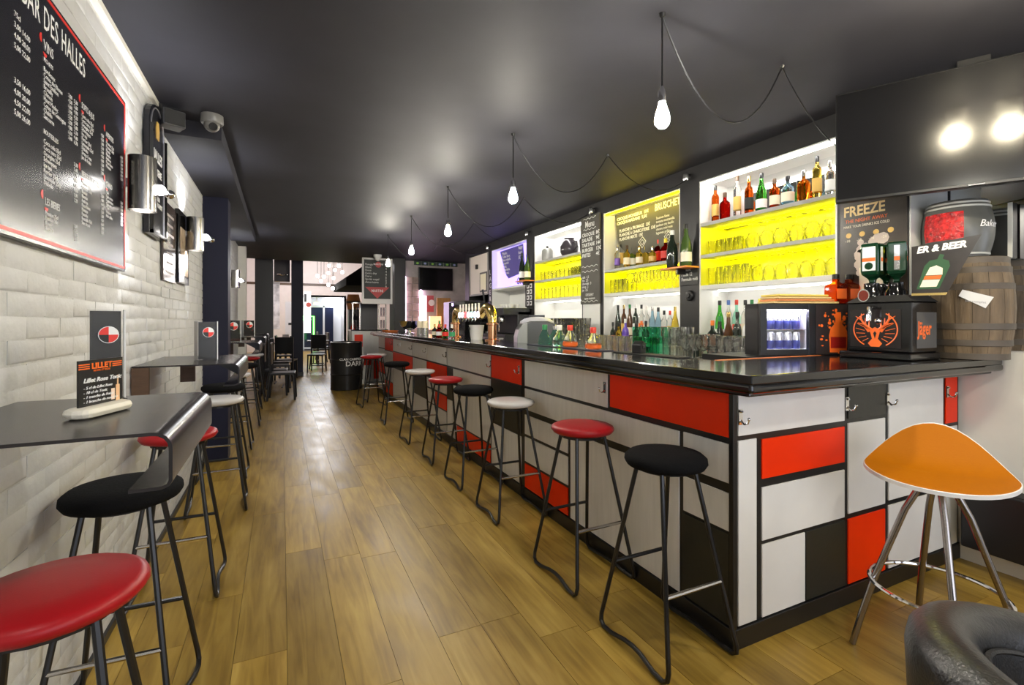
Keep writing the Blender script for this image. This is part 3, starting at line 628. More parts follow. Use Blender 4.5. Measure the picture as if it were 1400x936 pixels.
text('L\nA\nG\nE\nR', t, WHITE, (-.001, -.02, .5), U, V, .11, bold=.001)
# dark objects in the top of the left niche
t = thing('ceramic_jug', 'dark glazed jug with handle in the white top of the left niche', 'jug', (3.24, 5.15, SH[0]))
obj('jug_body', B().lathe([(0, 0), (.085, 0), (.11, .05), (.115, .12), (.08, .19), (.06, .21), (.065, .225), (0, .225)], 18), mat('dark_glaze', (.04, .035, .04), .15), t, smooth=True)
obj('jug_handle', B().tube([(0, -.10, .17), (0, -.17, .16), (0, -.18, .10), (0, -.11, .06)], .012, 8), MATS['dark_glaze'], t, smooth=True)
obj('jug_spout', B().tube([(0, .08, .14), (0, .15, .20)], .02, 8, rs=[.026, .012]), MATS['dark_glaze'], t, smooth=True)
t = thing('ice_crusher', 'grey metal canister at the left end of the left niche', 'canister', (3.24, 5.70, SH[0]))
obj('canister_body', B().lathe([(0, 0), (.07, 0), (.075, .03), (.075, .14), (.055, .17), (0, .18)], 16), mat('dull_grey_metal', (.28, .28, .26), .4, metal=.6), t, smooth=True)
obj('canister_knob', B().ball((0, 0, .19), .018, 10, 6), BLACKM, t, smooth=True)
t = thing('shaker_can', 'dark cylindrical shaker at the right end of the left niche', 'shaker', (3.24, 4.82, SH[0]))
obj('shaker_body', B().lathe([(0, 0), (.045, 0), (.055, .15), (.05, .17), (0, .17)], 14), MATS['dark_glaze'], t, smooth=True)
obj('shaker_cap', B().lathe([(.035, .17), (.03, .21), (.014, .23), (0, .23)], 14), STEEL, t, smooth=True)
t = thing('dark_bottle_lying', 'dark bottle lying on its side on the upper yellow shelf of the left niche', 'bottle', (3.33, 5.20, SH[1] + .045))
obj('bottle_body', B().lathe(PROF['champ'], 14).xf(Matrix.Rotation(PI / 2, 4, 'X')), GL['dark'], t, smooth=True)
obj('bottle_cap', B().lathe([(.017, .27), (.017, .31)], 10).xf(Matrix.Rotation(PI / 2, 4, 'X')), CAPS['gold'], t, smooth=True)
# spotlights along the header
for i, px in enumerate((940, 810, 722, 668)):
    y = on_x(px, 240, BX - .03).y
    t = thing('header_spotlight', f'small black spotlight with shiny rim on the header, {ordinal(i)} from the television', 'spotlight', (BX - .001, y, 2.57), group='header spotlights')
    obj('spot_arm', B().tube([(0, 0, .02), (-.03, 0, .02)], .008, 6), BLACKM, t)
    obj('spot_head', B().lathe([(.012, .03), (.026, .02), (.03, -.02), (.024, -.035), (0, -.03)], 12, (-.045, 0, .0)), CHROME, t, smooth=True)
# ---------------------------------------------------------------- television
t = thing('television', 'large flat black television hung from the ceiling above the bar end', 'television', (2.737, 1.632, 2.002), math.atan2(-.886, .463))
obj('screen_housing', B().box((0, 0, 0), (1.12, .045, .59)), BLACKM, t, bev=.004)
obj('screen_glass', B().box((.008, -.003, .016), (1.112, .001, .582)), SCREEN, t)
obj('maker_badge', B().box((.53, -.005, .004), (.59, -.001, .011)), CHROME, t)
obj('back_cover', B().box((.2, .045, .1), (.92, .075, .45)), BLACKM, t)
obj('ceiling_bracket', B().box((.5, .076, .3), (.62, .1, .646)), BLACKM, t)

# ---------------------------------------------------------------- small fridge with cans and printed panel
fx0, fx1, fy, fz = 2.47, 3.075, 1.89, CT + .001
t = thing('counter_fridge', 'small black counter fridge with lit glass door and printed side panel', 'fridge', (fx0, fy, fz), -.30)
FW = fx1 - fx0; FH = .30
fb = B(); fb.box((.0, .13, 0), (FW, .14, FH)); fb.box((0, .02, 0), (.014, .13, FH)); fb.box((.345, .0, 0), (FW, .13, FH)); fb.box((0, .02, 0), (.35, .13, .03)); fb.box((0, .02, FH - .03), (.35, .13, FH))
obj('fridge_body', fb, BLACKM, t)
obj('fridge_lining', B().box((.018, .122, .03), (.345, .13, FH - .03)).box((.018, .05, .029), (.345, .125, .034)).box((.014, .03, .03), (.018, .13, FH - .03)).box((.340, .03, .03), (.345, .13, FH - .03)), WHITE, t)
obj('fridge_lamp', B().box((.03, .03, FH - .042), (.33, .05, FH - .031)), emis('fridge_led', (.80, .78, 1), 60), t)
obj('wire_shelf', B().box((.018, .06, .145), (.345, .122, .15)), STEEL, t)
dr = obj('fridge_door', B().box((0, -.005, 0), (.04, .018, FH)).box((.305, -.005, 0), (.345, .018, FH)).box((.04, -.005, 0), (.305, .018, .035)).box((.04, -.005, FH - .035), (.305, .018, FH)), BLACKM, t, bev=.002)
obj('door_glass', B().box((.04, .004, .035), (.305, .008, FH - .035)), ACRYL, dr)
pp = obj('printed_panel', B().box((.352, -.003, .006), (FW - .004, .0, FH - .006)), mat('black_print_panel', (.03, .022, .022), .3), t)
# splash bottle print: an orange bottle with spatters
Uf, Vf = (1, 0, 0), (0, 0, 1); o_ = (.352, -.0035, .006)
obj('bottle_print', B().prism([(.09, .01), (.20, .01), (.205, .11), (.195, .15), (.165, .18), (.162, .245), (.128, .245), (.125, .18), (.095, .15), (.085, .11)], 0, .001).xf(frame(o_, Uf, Vf)), ORNG, t)
obj('bottle_print_label', B().prism(rect(.095, .035, .195, .10), .001, .002).xf(frame(o_, Uf, Vf)), mat('dark_red_print', (.35, .015, .01), .4), t)
sp = B()
for i in range(70):
    a_ = random.random() * 2 * PI; R_ = .04 + random.random() ** 1.5 * .10; cx_, cy_ = .145 + R_ * math.cos(a_) * .95, .14 + R_ * math.sin(a_) * 1.1
    if 0 < cx_ < .275 and 0 < cy_ < .285: q = .003 + random.random() * .010; sp.prism(circ(cx_, cy_, q, 6, ry=q * (.5 + random.random())), 0, .0008)
o = obj('splash_print', sp.xf(frame(o_, Uf, Vf)), ORNG, t); o['kind'] = 'stuff'
CANB = mat('blue_can', (.10, .12, .45), .25, metal=.6); CANS = mat('silver_can', (.70, .72, .78), .25, metal=.8)
cm = B().lathe([(.022, 0), (.026, .006), (.026, .05)], 14); cm2 = B().lathe([(.026, .05), (.026, .092), (.021, .100), (0, .100)], 14)
cme = cm.mesh('can'); cme.materials.append(CANB); cme2 = cm2.mesh('can_top'); cme2.materials.append(CANS)
for r_ in range(2):
    for c_ in range(5):
        k_ = thing('drink_can', f'blue and silver can, {ordinal(c_)} from left on the {"upper" if r_ else "lower"} shelf of the small fridge', 'can', (fx0 + (.062 + c_ * .056) * .955 + .08 * .2955, fy - (.062 + c_ * .056) * .2955 + .08 * .955, fz + (.151 if r_ else .035)), 0, 'cans in the small fridge')
        obj('can_body', cme, CANB, k_, smooth=True); obj('can_top', cme2, CANS, k_, smooth=True)
# trays on the fridge and lantern bottles
for i, (wd, m_) in enumerate(((.42, mat('pale_bamboo', (.72, .52, .22), .5)), (.38, mat('terracotta_tray', (.70, .25, .08), .5)), (.36, MATS['pale_bamboo']), (.34, mat('yellow_tray', (.80, .60, .12), .5)))):
    o = tag(obj('serving_board', B().box((-wd / 2, -.075, 0), (wd / 2, .075, .012)), m_, loc=(fx0 + .30 - .01 * i, fy - .02, fz + FH + .001 + i * .0135), rot=(0, 0, -.30 + .03 * i), bev=.004),
            f'{["pale bamboo board at the bottom", "terracotta coloured board second from the bottom", "pale bamboo board second from the top", "yellow board on top"][i]} of the pile on the small fridge', 'board', 'boards piled on the fridge')
for i, (x, y, s_) in enumerate(((fx0 + .535, fy - .10, 1), (fx0 + .62, fy - .125, 1.08))):
    t = thing('lantern_bottle', ('square orange liqueur bottle standing on the small fridge beside the boards', 'square orange liqueur bottle on the fridge corner next to the shot machine')[i], 'bottle', (x, y, fz + FH + .001), -.25)
    obj('bottle_body', B().lathe([(.055 * s_, 0), (.058 * s_, .005), (.058 * s_, .10), (.050 * s_, .115), (.020, .13), (.018, .155)], 4, a0=PI / 4, a1=PI / 4 + 2 * PI), glassy('orange_liquor', (1, .28, .05)), t)
    obj('bottle_label', B().box((-.034, -.0425 * s_, .03), (.034, -.041 * s_, .09)), ORNG, t)
    obj('bottle_cap', B().lathe([(.02, .15), (.02, .178), (.016, .18), (0, .18)], 12), BLACKM, t, smooth=True)

# ---------------------------------------------------------------- shot machine
t = thing('shot_machine', 'black chilled shot machine with orange stag emblem and upturned bottles', 'machine', (2.86, 1.335, CT + .001))
MW, MD, MH = .25, .31, .30
obj('machine_base', B().box((-.035, -.012, 0), (MW, MD + .02, .035)), BLACK, t, bev=.006)
obj('machine_body', B().box((0, 0, .035), (MW, MD, MH)), BLACK, t, bev=.008)
obj('machine_top', B().add([(-.005, -.005, MH), (MW, -.005, MH), (MW, MD, MH), (-.005, MD, MH), (.04, .04, MH + .035), (MW, .04, MH + .035), (MW, MD - .04, MH + .035), (.04, MD - .04, MH + .035)], [(0, 1, 5, 4), (1, 2, 6, 5), (2, 3, 7, 6), (3, 0, 4, 7), (4, 5, 6, 7)]), BLACKR, t)
# emblem on the face towards the bar (facing -x): u = -y
eo, eu, ev = (-.0015, MD - .01, .06), (0, -1, 0), (0, 0, 1); ew, eh = .255, .20
obj('emblem_plate', B().prism(rect(.01, 0, ew, eh), -.0005, .0005).xf(frame(eo, eu, ev)), mat('emblem_dark', (.02, .016, .016), .15), t)
em = B(); cx_, cy_ = .135, .095
em.tube([(cx_ + .105 * math.cos(a_), cy_ + .095 * math.sin(a_), .002) for a_ in [math.radians(q) for q in range(-60, 61, 8)]], .003, 5); em.tube([(cx_ - .105 * math.cos(a_), cy_ + .095 * math.sin(a_), .002) for a_ in [math.radians(q) for q in range(-60, 61, 8)]], .003, 5)
for sg in (-1, 1):
    em.tube([(cx_ + sg * x, cy_ + y, .002) for x, y in ((.018, .0), (.05, .025), (.068, .055), (.066, .085))], .005, 5, rs=[.007, .006, .005, .002])
    for (a1_, b1_, a2_, b2_) in ((.03, .01, .028, .045), (.05, .025, .085, .035), (.064, .05, .095, .07), (.045, .02, .047, .06)): em.tube([(cx_ + sg * a1_, cy_ + b1_, .002), (cx_ + sg * a2_, cy_ + b2_, .002)], .004, 5, rs=[.005, .0015])
    em.prism([(cx_ + sg * x, cy_ + y) for x, y in (((.012, -.005), (.05, .008), (.034, -.016)) if sg > 0 else ((.034, -.016), (.05, .008), (.012, -.005)))], .001, .003)
    for q in range(5): a_ = math.radians(-50 + q * 18); em.tube([(cx_ + sg * .05 * math.cos(a_), cy_ - .01 + .05 * math.sin(a_), .002), (cx_ + sg * .095 * math.cos(a_), cy_ + .085 * math.sin(a_), .002)], .0016, 4)
em.prism([(cx_ - .026, cy_ - .002), (cx_ - .014, cy_ - .05), (cx_ - .034, cy_ - .075), (cx_ - .02, cy_ - .092), (cx_ + .02, cy_ - .092), (cx_ + .034, cy_ - .075), (cx_ + .014, cy_ - .05), (cx_ + .026, cy_ - .002), (cx_, cy_ + .012)], .001, .0025)
obj('stag_emblem', em.xf(frame(eo, eu, ev)), ORNG, t)
obj('stag_face', B().prism([(cx_ - .008, cy_ - .02), (cx_, cy_ - .05), (cx_ + .008, cy_ - .02), (cx_, cy_ - .01)], .0025, .0032).xf(frame(eo, eu, ev)), BLACKM, t)
obj('name_plate', B().prism(rect(.045, .06, .235, .245), -.0005, .0008).xf(frame((0, -.001, 0), Uf, Vf)), mat('grey_plate', (.10, .10, .10), .12), t)
text('Jäger', t, ORNG, (.055, -.002, .13), Uf, Vf, .098, name='brand_lettering', bold=.002, sx=.66)
# tap lever and badge
tp = obj('tap', B().tube([(-.0, .17, .27), (-.045, .17, .27), (-.05, .17, .20)], .011, 8), CHROME, t, smooth=True)
obj('tap_knob', B().ball((-.06, .12, .20), .017, 10, 8), CHROME, tp, smooth=True)
obj('badge', B().lathe([(.0, 0), (.034, 0), (.034, .006), (0, .006)], 20, sx=1, sy=.85).xf(Matrix.Translation((-.055, .19, .335)) @ Matrix.Rotation(-PI / 2, 4, 'Y')), CHROME, t, smooth=True)
obj('badge_print', B().lathe([(.0, .006), (.028, .006), (.028, .0072), (0, .0072)], 20, sy=.85).xf(Matrix.Translation((-.055, .19, .335)) @ Matrix.Rotation(-PI / 2, 4, 'Y')), mat('badge_dark_red', (.16, .02, .01), .3), t)
# bottle holders and three upturned square bottles
for i, (x, y) in enumerate(((.07, .22), (.13, .13), (.19, .21))):
    h_ = obj('bottle_socket', B().lathe([(.05, 0), (.048, .03), (.036, .045), (.036, .075), (.02, .08)], 14, (x, y, MH + .03)), BLACK, t, smooth=True)
for i, (x, y) in enumerate(((.07, .215), (.13, .13), (.195, .21))):
    k_ = thing('upturned_bottle', ('upturned green bottle with white and orange label on the shot machine', 'upturned green bottle at the front corner of the shot machine', 'upturned green bottle at the back of the shot machine')[i], 'bottle', (2.86 + x, 1.335 + y, CT + .001 + MH + .108), (.1, .5, .25)[i], 'upturned bottles on the shot machine')
    obj('bottle_body', B().lathe([(.02, 0), (.022, .02), (.055, .045), (.06, .06), (.06, .205), (.054, .215), (0, .215)], 4, a0=PI / 4, a1=PI / 4 + 2 * PI), mat('dark_green_glass', (.003, .035, .013), .05, coat=.5), k_, bev=.006)
    lw_ = .031 if i == 0 else .012
    obj('bottle_label', B().box((-.0445, -lw_, .065), (-.0425, lw_, .195)).box((-.010, -.0445, .065), (.010, -.0425, .195)), WHITE if i == 0 else CHROME, k_)
    obj('label_band', B().box((-.0455, -lw_, .115), (-.0443, lw_, .135)).box((-.010, -.0455, .115), (.010, -.0443, .135)), ORNG, k_)
    if i == 0: obj('label_seal', B().lathe([(0, 0), (.02, 0), (.02, .0012), (0, .0012)], 16).xf(Matrix.Translation((-.0445, 0, .09)) @ Matrix.Rotation(-PI / 2, 4, 'Y')), MATS['dark_green_glass'], k_)
# slanted advertising board
su = Vector((.09, -.2, 0)).normalized(); so = Vector((2.885, 1.325, CT + MH + .04))
t = thing('slanted_sign', 'slanted black board reading beer with a printed green bottle beside the shot machine', 'sign', so)
obj('sign_panel', B().prism([(-.02, .0), (.115, .0), (.235, .27), (-.02, .235)], -.006, 0).xf(frame((0, 0, 0), su, Vf)), mat('sign_black', (.022, .017, .015), .3, var=.5, vscale=8), t)
text('ER & BEER', t, WHITE, (0, 0, .2), su + Vector((0, 0, .09)), Vf, .044, name='sign_lettering', shear=.2, bold=.002, sx=.93).location = su.cross(Vector(Vf)) * .002
obj('bottle_print', B().prism([(.0, .02), (.085, .02), (.125, .13), (.12, .155), (.098, .165), (.104, .185), (.088, .19), (.078, .165), (.05, .16), (.03, .135)], .0005, .0015).xf(frame((0, 0, 0), su, Vf)), mat('bottle_green_print', (.02, .09, .03), .4), t)
obj('label_print', B().prism([(.012, .03), (.075, .03), (.088, .065), (.024, .065)], .0015, .002).xf(frame((0, 0, 0), su, Vf)), CREAM, t)
obj('band_print', B().prism([(.026, .068), (.089, .068), (.095, .085), (.032, .085)], .0015, .002).xf(frame((0, 0, 0), su, Vf)), ORNG, t)
obj('crest_print', B().prism([(.034, .088), (.097, .088), (.098, .12), (.075, .135), (.05, .125)], .0015, .002).xf(frame((0, 0, 0), su, Vf)), CREAM, t)
obj('lower_edge', B().prism([(-.02, -.012), (.11, -.012), (.115, .0), (-.02, .0)], -.012, .004).xf(frame((0, 0, 0), su, Vf)), BRASS, t)
# FREEZE poster
t = thing('freeze_poster', 'dark poster headed FREEZE with a smoking bottle on the wall beside the yellow shelves', 'poster', (BX - .001, 1.83, 1.475))
obj('poster_sheet', B().box((-.003, -.355, 0), (0, 0, .62)), mat('poster_brown_black', (.045, .035, .028), .28, var=.5, vscale=5), t)
text('FREEZE', t, mat('gold_lettering', (.85, .62, .28), .4), (-.0035, -.02, .515), U, V, .085, name='poster_title', sx=.83, bold=.002)
text('THE NIGHT AWAY', t, ORNG, (-.0035, -.03, .475), U, V, .03, name='poster_lettering', sx=.9)
text('MAKE YOUR DRINKS ICE COLD', t, CREAM, (-.0035, -.02, .445), U, V, .022, name='poster_lettering', sx=.8)
for i in range(4):
    obj('poster_icon', B().prism(circ(.05 + i * .075, .40, .016, 10), 0, .0008).xf(frame((-.003, 0, 0), U, V)), GOLD, t)
text('-10      -15      -18      -20', t, CREAM, (-.004, -.03, .36), U, V, .022, name='poster_lettering')
sm = B()
for i in range(26):
    a_ = i / 26; q = .014 + .03 * random.random(); sm.prism(circ(.17 + (random.random() - .5) * .13, .12 + a_ * .26, q, 9), .0002 * (i % 4), .0002 * (i % 4) + .0006)
obj('smoke_print', sm.xf(frame((-.003, 0, 0), U, V)), mat('smoke_print', (.60, .50, .44), .6), t)
obj('bottle_print', B().prism(rect(.11, 0, .27, .20), .001, .002).xf(frame((-.003, 0, 0), U, V)), CREAM, t)
text("& Da", t, BLACKM, (-.0055, -.16, .13), U, V, .05, name='poster_lettering', bold=.001)

# ---------------------------------------------------------------- barrels
def stave_prof(r, bulge, h, n=8): return [(r + bulge * math.sin(PI * i / n), h * i / n) for i in range(n + 1)]
t = thing('oak_barrel', 'weathered oak barrel with iron hoops standing on the bar end', 'barrel', (3.335, 1.285, CT + .001))
for i in range(16):
    a0 = 2 * PI * i / 16; P = stave_prof(.143, .027, .53)
    obj('stave', B().lathe(P, 2, a0=a0 + .006, a1=a0 + 2 * PI / 16 - .006), BARRELW, t, smooth=True)
obj('barrel_core', B().lathe([(r - .006, z + .01) for r, z in stave_prof(.14, .027, .50)], 24), mat('barrel_dark', (.06, .04, .025), .8), t, smooth=True)
for z in (.0, .07, .155, .36, .445, .495):
    r0 = .143 + .027 * math.sin(PI * (z + .02) / .53)
    obj('hoop', B().lathe([(r0 - .003, z), (r0 + .003, z + .002), (r0 + .003, z + .032), (r0 - .003, z + .034)], 28, closed=True), HOOP, t, smooth=True)
nu = Vector((.40, -.92, 0)).normalized()
nt_ = thing('paper_note', 'white paper note pinned at an angle on the oak barrel', 'note', (3.335, 1.285, CT + .30))
cb = Vector((-.92, -.40, 0)) * .172
obj('note_sheet', B().prism([(-.055, .03), (.045, -.035), (.075, .02), (-.04, .062)], 0, .0012).xf(frame(cb, nu, Vf)), WHITE, nt_)
text('bar complet', nt_, mat('faint_ink', (.35, .35, .38), .6), cb + Vector(nu.cross(Vector(Vf))) * .0016 + nu * -.03, nu + Vector((0, 0, -.15)), Vf, .016, name='note_lettering')
t = thing('black_barrel', 'black barrel display with red glowing window stacked on the oak barrel', 'barrel', (3.285, 1.325, CT + .001 + .532))
obj('barrel_body', B().lathe([(.0, 0)] + [(.122 + .026 * math.sin(PI * i / 10), .30 * i / 10) for i in range(11)] + [(0, .30)], 32), BLKBAR, t, smooth=True)
for z in (.012, .258, .278):
    r0 = .122 + .026 * math.sin(PI * (z + .005) / .30)
    obj('hoop', B().lathe([(r0, z), (r0 + .003, z + .001), (r0 + .003, z + .010), (r0, z + .011)], 32, closed=True), mat('grey_hoop', (.45, .45, .42), .4), t, smooth=True)
obj('red_window', B().lathe([(.144, .09), (.1495, .13), (.1495, .18), (.143, .235)], 10, closed=True, a0=math.radians(140), a1=math.radians(212)), mat('red_glitter', (.42, .010, .010), .12, emit=.25, bump=1.0, bscale=50, var=.9, vscale=45), t, smooth=True)
o = text('Baker', t, WHITE, (0, 0, 0), (1, 0, 0), (0, 1, 0), .05, name='barrel_lettering', shear=.3)
for v_ in o.data.vertices:
    a_ = math.radians(236) + v_.co.x / .15; v_.co = ((.150 + v_.co.z) * math.cos(a_), (.150 + v_.co.z) * math.sin(a_), .15 + v_.co.y)
t = thing('black_panel_box', 'narrow black board with a pale edge standing beside the black barrel', 'board', (3.47, 1.17, CT + .532))
obj('board_body', B().box((-.02, -.008, 0), (.035, .008, .29)), BLACKM, t)
obj('board_edge', B().box((-.024, -.009, 0), (-.02, .009, .29)), SHELFW, t)

# ---------------------------------------------------------------- heater
t = thing('wall_heater', 'long black storage heater low on the white right wall', 'heater', (RX - .001, .85, .12))
obj('heater_body', B().box((-.15, -.75, .0), (0, .50, .33)), BLACKM, t, bev=.01)
obj('heater_grille', B().box((-.13, -.7, .329), (-.02, .46, .334)), BLACKR, t)

# ---------------------------------------------------------------- pendants
def catenary(p, q, sag, n=14):
    p, q = Vector(p), Vector(q); return [p.lerp(q, i / n) - Vector((0, 0, sag * 4 * (i / n) * (1 - i / n))) for i in range(n + 1)]
BUL = [(0, -.075), (.016, -.074), (.029, -.058), (.032, -.042), (.028, -.018), (.018, .012), (.0135, .03), (.0135, .036)]
for i in range(-2, 5):  # the first two are unseen, added behind the camera for fill light
    y = 1.567 + 1.452 * i; x = 1.445
    t = thing('pendant_bulb', ('bare glowing filament bulb hanging on a black cord, ' + ['nearest the camera', 'second from the camera', 'third from the camera', 'fourth from the camera', 'farthest, before the framed chalkboard'][i]) if i >= 0 else f'unseen bare filament bulb added on a cord behind the viewer, {"nearer" if i == -1 else "farther"} one', 'lamp', (x, y, 2.245), 0, 'pendant bulbs over the bar')
    obj('bulb', B().lathe(BUL, 14), BULB, t, smooth=True)
    obj('socket', B().lathe([(.0, .032), (.017, .032), (.018, .05), (.018, .075), (.010, .085), (.004, .10), (0, .10)], 12), CHROME, t, smooth=True)
    hook = (2.29 - x, .06, ZC - 2.245 - .004)
    obj('cord', B().tube([(0, 0, .09), (0, 0, ZC - 2.245 - .012)], .0035, 6), BLACKM, t)
    obj('ceiling_hook', B().lathe([(.0, -.018), (.010, -.016), (.014, 0)], 10, (0, 0, ZC - 2.245)), BLACKM, t, smooth=True)
    if i > -2:
        obj('swag_cord', B().tube(catenary((0, 0, ZC - 2.245 - .012), hook, .34 if i else .36, 18) + catenary(hook, (BX - x - .01, .10, ZC - 2.245 - .10) if i else (2.92 - x, .17, 2.38 - 2.245), .16 if i else .05, 14)[1:], .0038, 6), BLACKM, t, smooth=True)
        obj('swag_hook', B().lathe([(.0, -.016), (.008, -.014), (.012, 0)], 8, (hook[0], hook[1], ZC - 2.245)), BLACKM, t, smooth=True)
# ---------------------------------------------------------------- bar stools
def make_stool(name, seatmat, label, loc, rz, group):
    t = thing(name, label, 'stool', loc, rz, group)
    soft = seatmat is not REDV and seatmat is not GREYV
    if soft: pr = [(0, .745), (.14, .745), (.160, .752), (.170, .768), (.168, .785), (.150, .800), (.10, .808), (0, .810)]
    else: pr = [(0, .752), (.13, .752), (.158, .760), (.170, .776), (.166, .789), (.150, .797), (.08, .803), (0, .804)]
    obj('seat', B().lathe(pr, 28), seatmat, t, smooth=True, ang=80)
    obj('seat_plate', B().lathe([(0, .735), (.12, .735), (.12, .747), (0, .747)], 20), BLACKM, t)
    for s_ in (-1, 1):
        pts = [(s_ * .088, -.075, .742), (s_ * .172, -.198, .10), (s_ * .178, -.208, .055), (s_ * .182, -.205, .026), (s_ * .184, -.185, .011), (s_ * .182, -.13, .012), (s_ * .174, -.05, .026), (s_ * .172, 0, .029),
               (s_ * .174, .05, .026), (s_ * .182, .13, .012), (s_ * .184, .185, .011), (s_ * .182, .205, .026), (s_ * .178, .208, .055), (s_ * .172, .198, .10), (s_ * .088, .075, .742)]
        obj('leg_loop', B().tube(pts, .0095, 8), BLACKM, t, smooth=True)
    for s_ in (-1, 1):
        z = .30; k_ = .742 - z; yy = .075 + (.198 - .075) * k_ / .642; xx = .088 + (.172 - .088) * k_ / .642
        obj('footrest_bar', B().tube([(-xx, s_ * yy, z), (xx, s_ * yy, z)], .0085, 8), STEEL if s_ < 0 else BLACKM, t, smooth=True)
    return t
BLKF = mat('black_fabric', (.006, .006, .0065), .9, bump=.3, bscale=150, spec=.1)
ST = {}
def stool(kind, x, y, label, group, rz=0):
    m = {'red': REDV, 'black': BLKF, 'grey': GREYV}[kind]
    if kind not in ST: ST[kind] = make_stool('bar_stool', m, label, (x, y, 0), rz, group)
    else: dup(ST[kind], (x, y, 0), rz, label, group)
w_ = {'red': 'red vinyl', 'black': 'black upholstered', 'grey': 'pale grey vinyl'}
for i, (kd, x, y, rz) in enumerate((('black', 1.47, 1.575, 0), ('red', 1.475, 2.21, .03), ('grey', 1.475, 3.12, -.02), ('black', 1.465, 3.84, .02), ('red', 1.46, 4.59, -.03), ('grey', 1.43, 5.45, .04), ('black', 1.40, 6.55, -.05), ('red', 1.30, 8.0, .1), ('grey', 1.46, 8.42, 0))):
    stool(kd, x, y, f'{w_[kd]} bar stool, {ordinal(i)} along the bar from its near corner', 'stools along the bar', rz)
for i, (kd, x, y, rz) in enumerate((('red', -.44, 1.345, .06), ('black', -.485, 2.06, -.04), ('red', -.47, 2.95, 0), ('grey', -.42, 4.12, .05), ('black', -.46, 4.92, 0), ('grey', -.47, 5.95, 0), ('black', -.44, 7.2, .0), ('red', -.47, 8.5, .1), ('grey', -.44, 9.3, 0))):
    stool(kd, x, y, f'{w_[kd]} bar stool by the brick wall, {ordinal(i)} from the viewer', 'stools along the brick wall', rz)

# ---------------------------------------------------------------- orange saddle stool
t = thing('saddle_stool', 'orange saddle seat stool with white rim and steel legs by the bar end', 'stool', (2.335, 1.005, 0), -1.12)
nA, nR = 40, 8
def saddle(off, rim=1.0):
    vs = []
    for j in range(nR + 1):
        q = j / nR * rim
        for i in range(nA):
            a_ = 2 * PI * i / nA; x = .235 * q * math.cos(a_); y = .195 * q * math.sin(a_)
            back = max(0, math.sin(a_)); sd = abs(math.cos(a_))
            z = .755 + q ** 2.2 * (.17 * back ** 2.4 + .012 * sd ** 3) - .015 * q * max(0, -math.sin(a_))
            vs.append((x, y + .02 * q * back, z + off))
    return vs
v1 = saddle(0, .985); v2 = saddle(-.016, 1.0); n1 = len(v1)
def rings(o): return [(o + j * nA + i, o + j * nA + (i + 1) % nA, o + (j + 1) * nA + (i + 1) % nA, o + (j + 1) * nA + i) for j in range(nR) for i in range(nA)]
cushion = B().add(v1, rings(0)); obj('seat_cushion', cushion, ORANGE, t, smooth=True, ang=80)
sh = B().add(v2, [q[::-1] for q in rings(0)])
v3 = saddle(-.002, 1.0); sh.add(v3[-nA:] + v1[-nA:], [(i, (i + 1) % nA, nA + (i + 1) % nA, nA + i) for i in range(nA)]); sh.add(v2[-nA:] + v3[-nA:], [(i, (i + 1) % nA, nA + (i + 1) % nA, nA + i) for i in range(nA)])
obj('seat_shell', sh, WSHELL, t, smooth=True, ang=80)
obj('leg_hub', B().lathe([(0, .70), (.05, .70), (.06, .742), (0, .742)], 16), STEEL, t, smooth=True)
for q in range(4):
    sx, sy = math.cos(.98 + PI / 4 + q * PI / 2), math.sin(.98 + PI / 4 + q * PI / 2)
    obj('leg', B().tube([(sx * .035, sy * .035, .735), (sx * .10, sy * .10, .60), (sx * .20, sy * .20, .30), (sx * .245, sy * .245, .13), (sx * .275, sy * .275, .004)], .0125, 10), mat('dark_steel', (.34, .31, .29), .22, metal=1), t, smooth=True)
obj('footrest_ring', B().tube([(.215 * math.cos(a_), .215 * math.sin(a_), .30) for a_ in [2 * PI * i / 36 for i in range(36)]], .0085, 8, closed=True), CHROME, t, smooth=True)

# ---------------------------------------------------------------- black tub armchair
t = thing('tub_armchair', 'black leather tub armchair in the near right corner', 'armchair', (1.36, .235, 0), math.radians(150))
nn = 36
def shell(fr):
    b = B(); vs = []; k = len(fr(0, 1))
    for i in range(nn + 1):
        a_ = math.radians(-125 + 250 * i / nn); up = .5 + .5 * math.cos(a_)
        for r_, z_ in fr(up, 1): vs.append((r_ * math.cos(a_) * 1.08, r_ * math.sin(a_) * 1.10, z_ + .02))
    fs = [(i * k + j, (i + 1) * k + j, (i + 1) * k + (j + 1) % k, i * k + (j + 1) % k) for i in range(nn) for j in range(k)]
    fs += [tuple(range(k)), tuple(nn * k + j for j in range(k - 1, -1, -1))]
    return b.add(vs, fs)
def sect(up, _):
    H = .60 + .14 * up
    out = [(.30, .14), (.335, .40), (.345, H - .06)]
    rl = [(.29 + .055 * math.cos(q), H - .055 + .055 * math.sin(q)) for q in [math.radians(x) for x in (0, 25, 50, 75, 100, 125, 150, 175)]]
    return out + rl[1:] + [(.225, H - .12), (.215, .40), (.21, .30)]
obj('backrest', shell(sect), LEATHER, t, smooth=True, ang=70)
def pipe(up, _): H = .60 + .14 * up; return [(.226 + .006 * math.cos(q), H - .062 + .006 * math.sin(q)) for q in [2 * PI * x / 6 for x in range(6)]]
obj('piping', shell(pipe), LEATHER, t, smooth=True)
obj('seat_cushion', B().lathe([(0, .26), (.21, .26), (.225, .30), (.22, .40), (.19, .43), (0, .44)], 28), LEATHER, t, smooth=True)
obj('seat_base', B().lathe([(0, .14), (.30, .14), (.30, .27), (0, .27)], 28), LEATHER, t, smooth=True)
for sx, sy in ((1, 1), (1, -1), (-1, 1), (-1, -1)): obj('leg', B().tube([(sx * .18, sy * .18, .15), (sx * .20, sy * .20, 0)], .02, 8, rs=[.022, .014]), BLACKM, t, smooth=True)

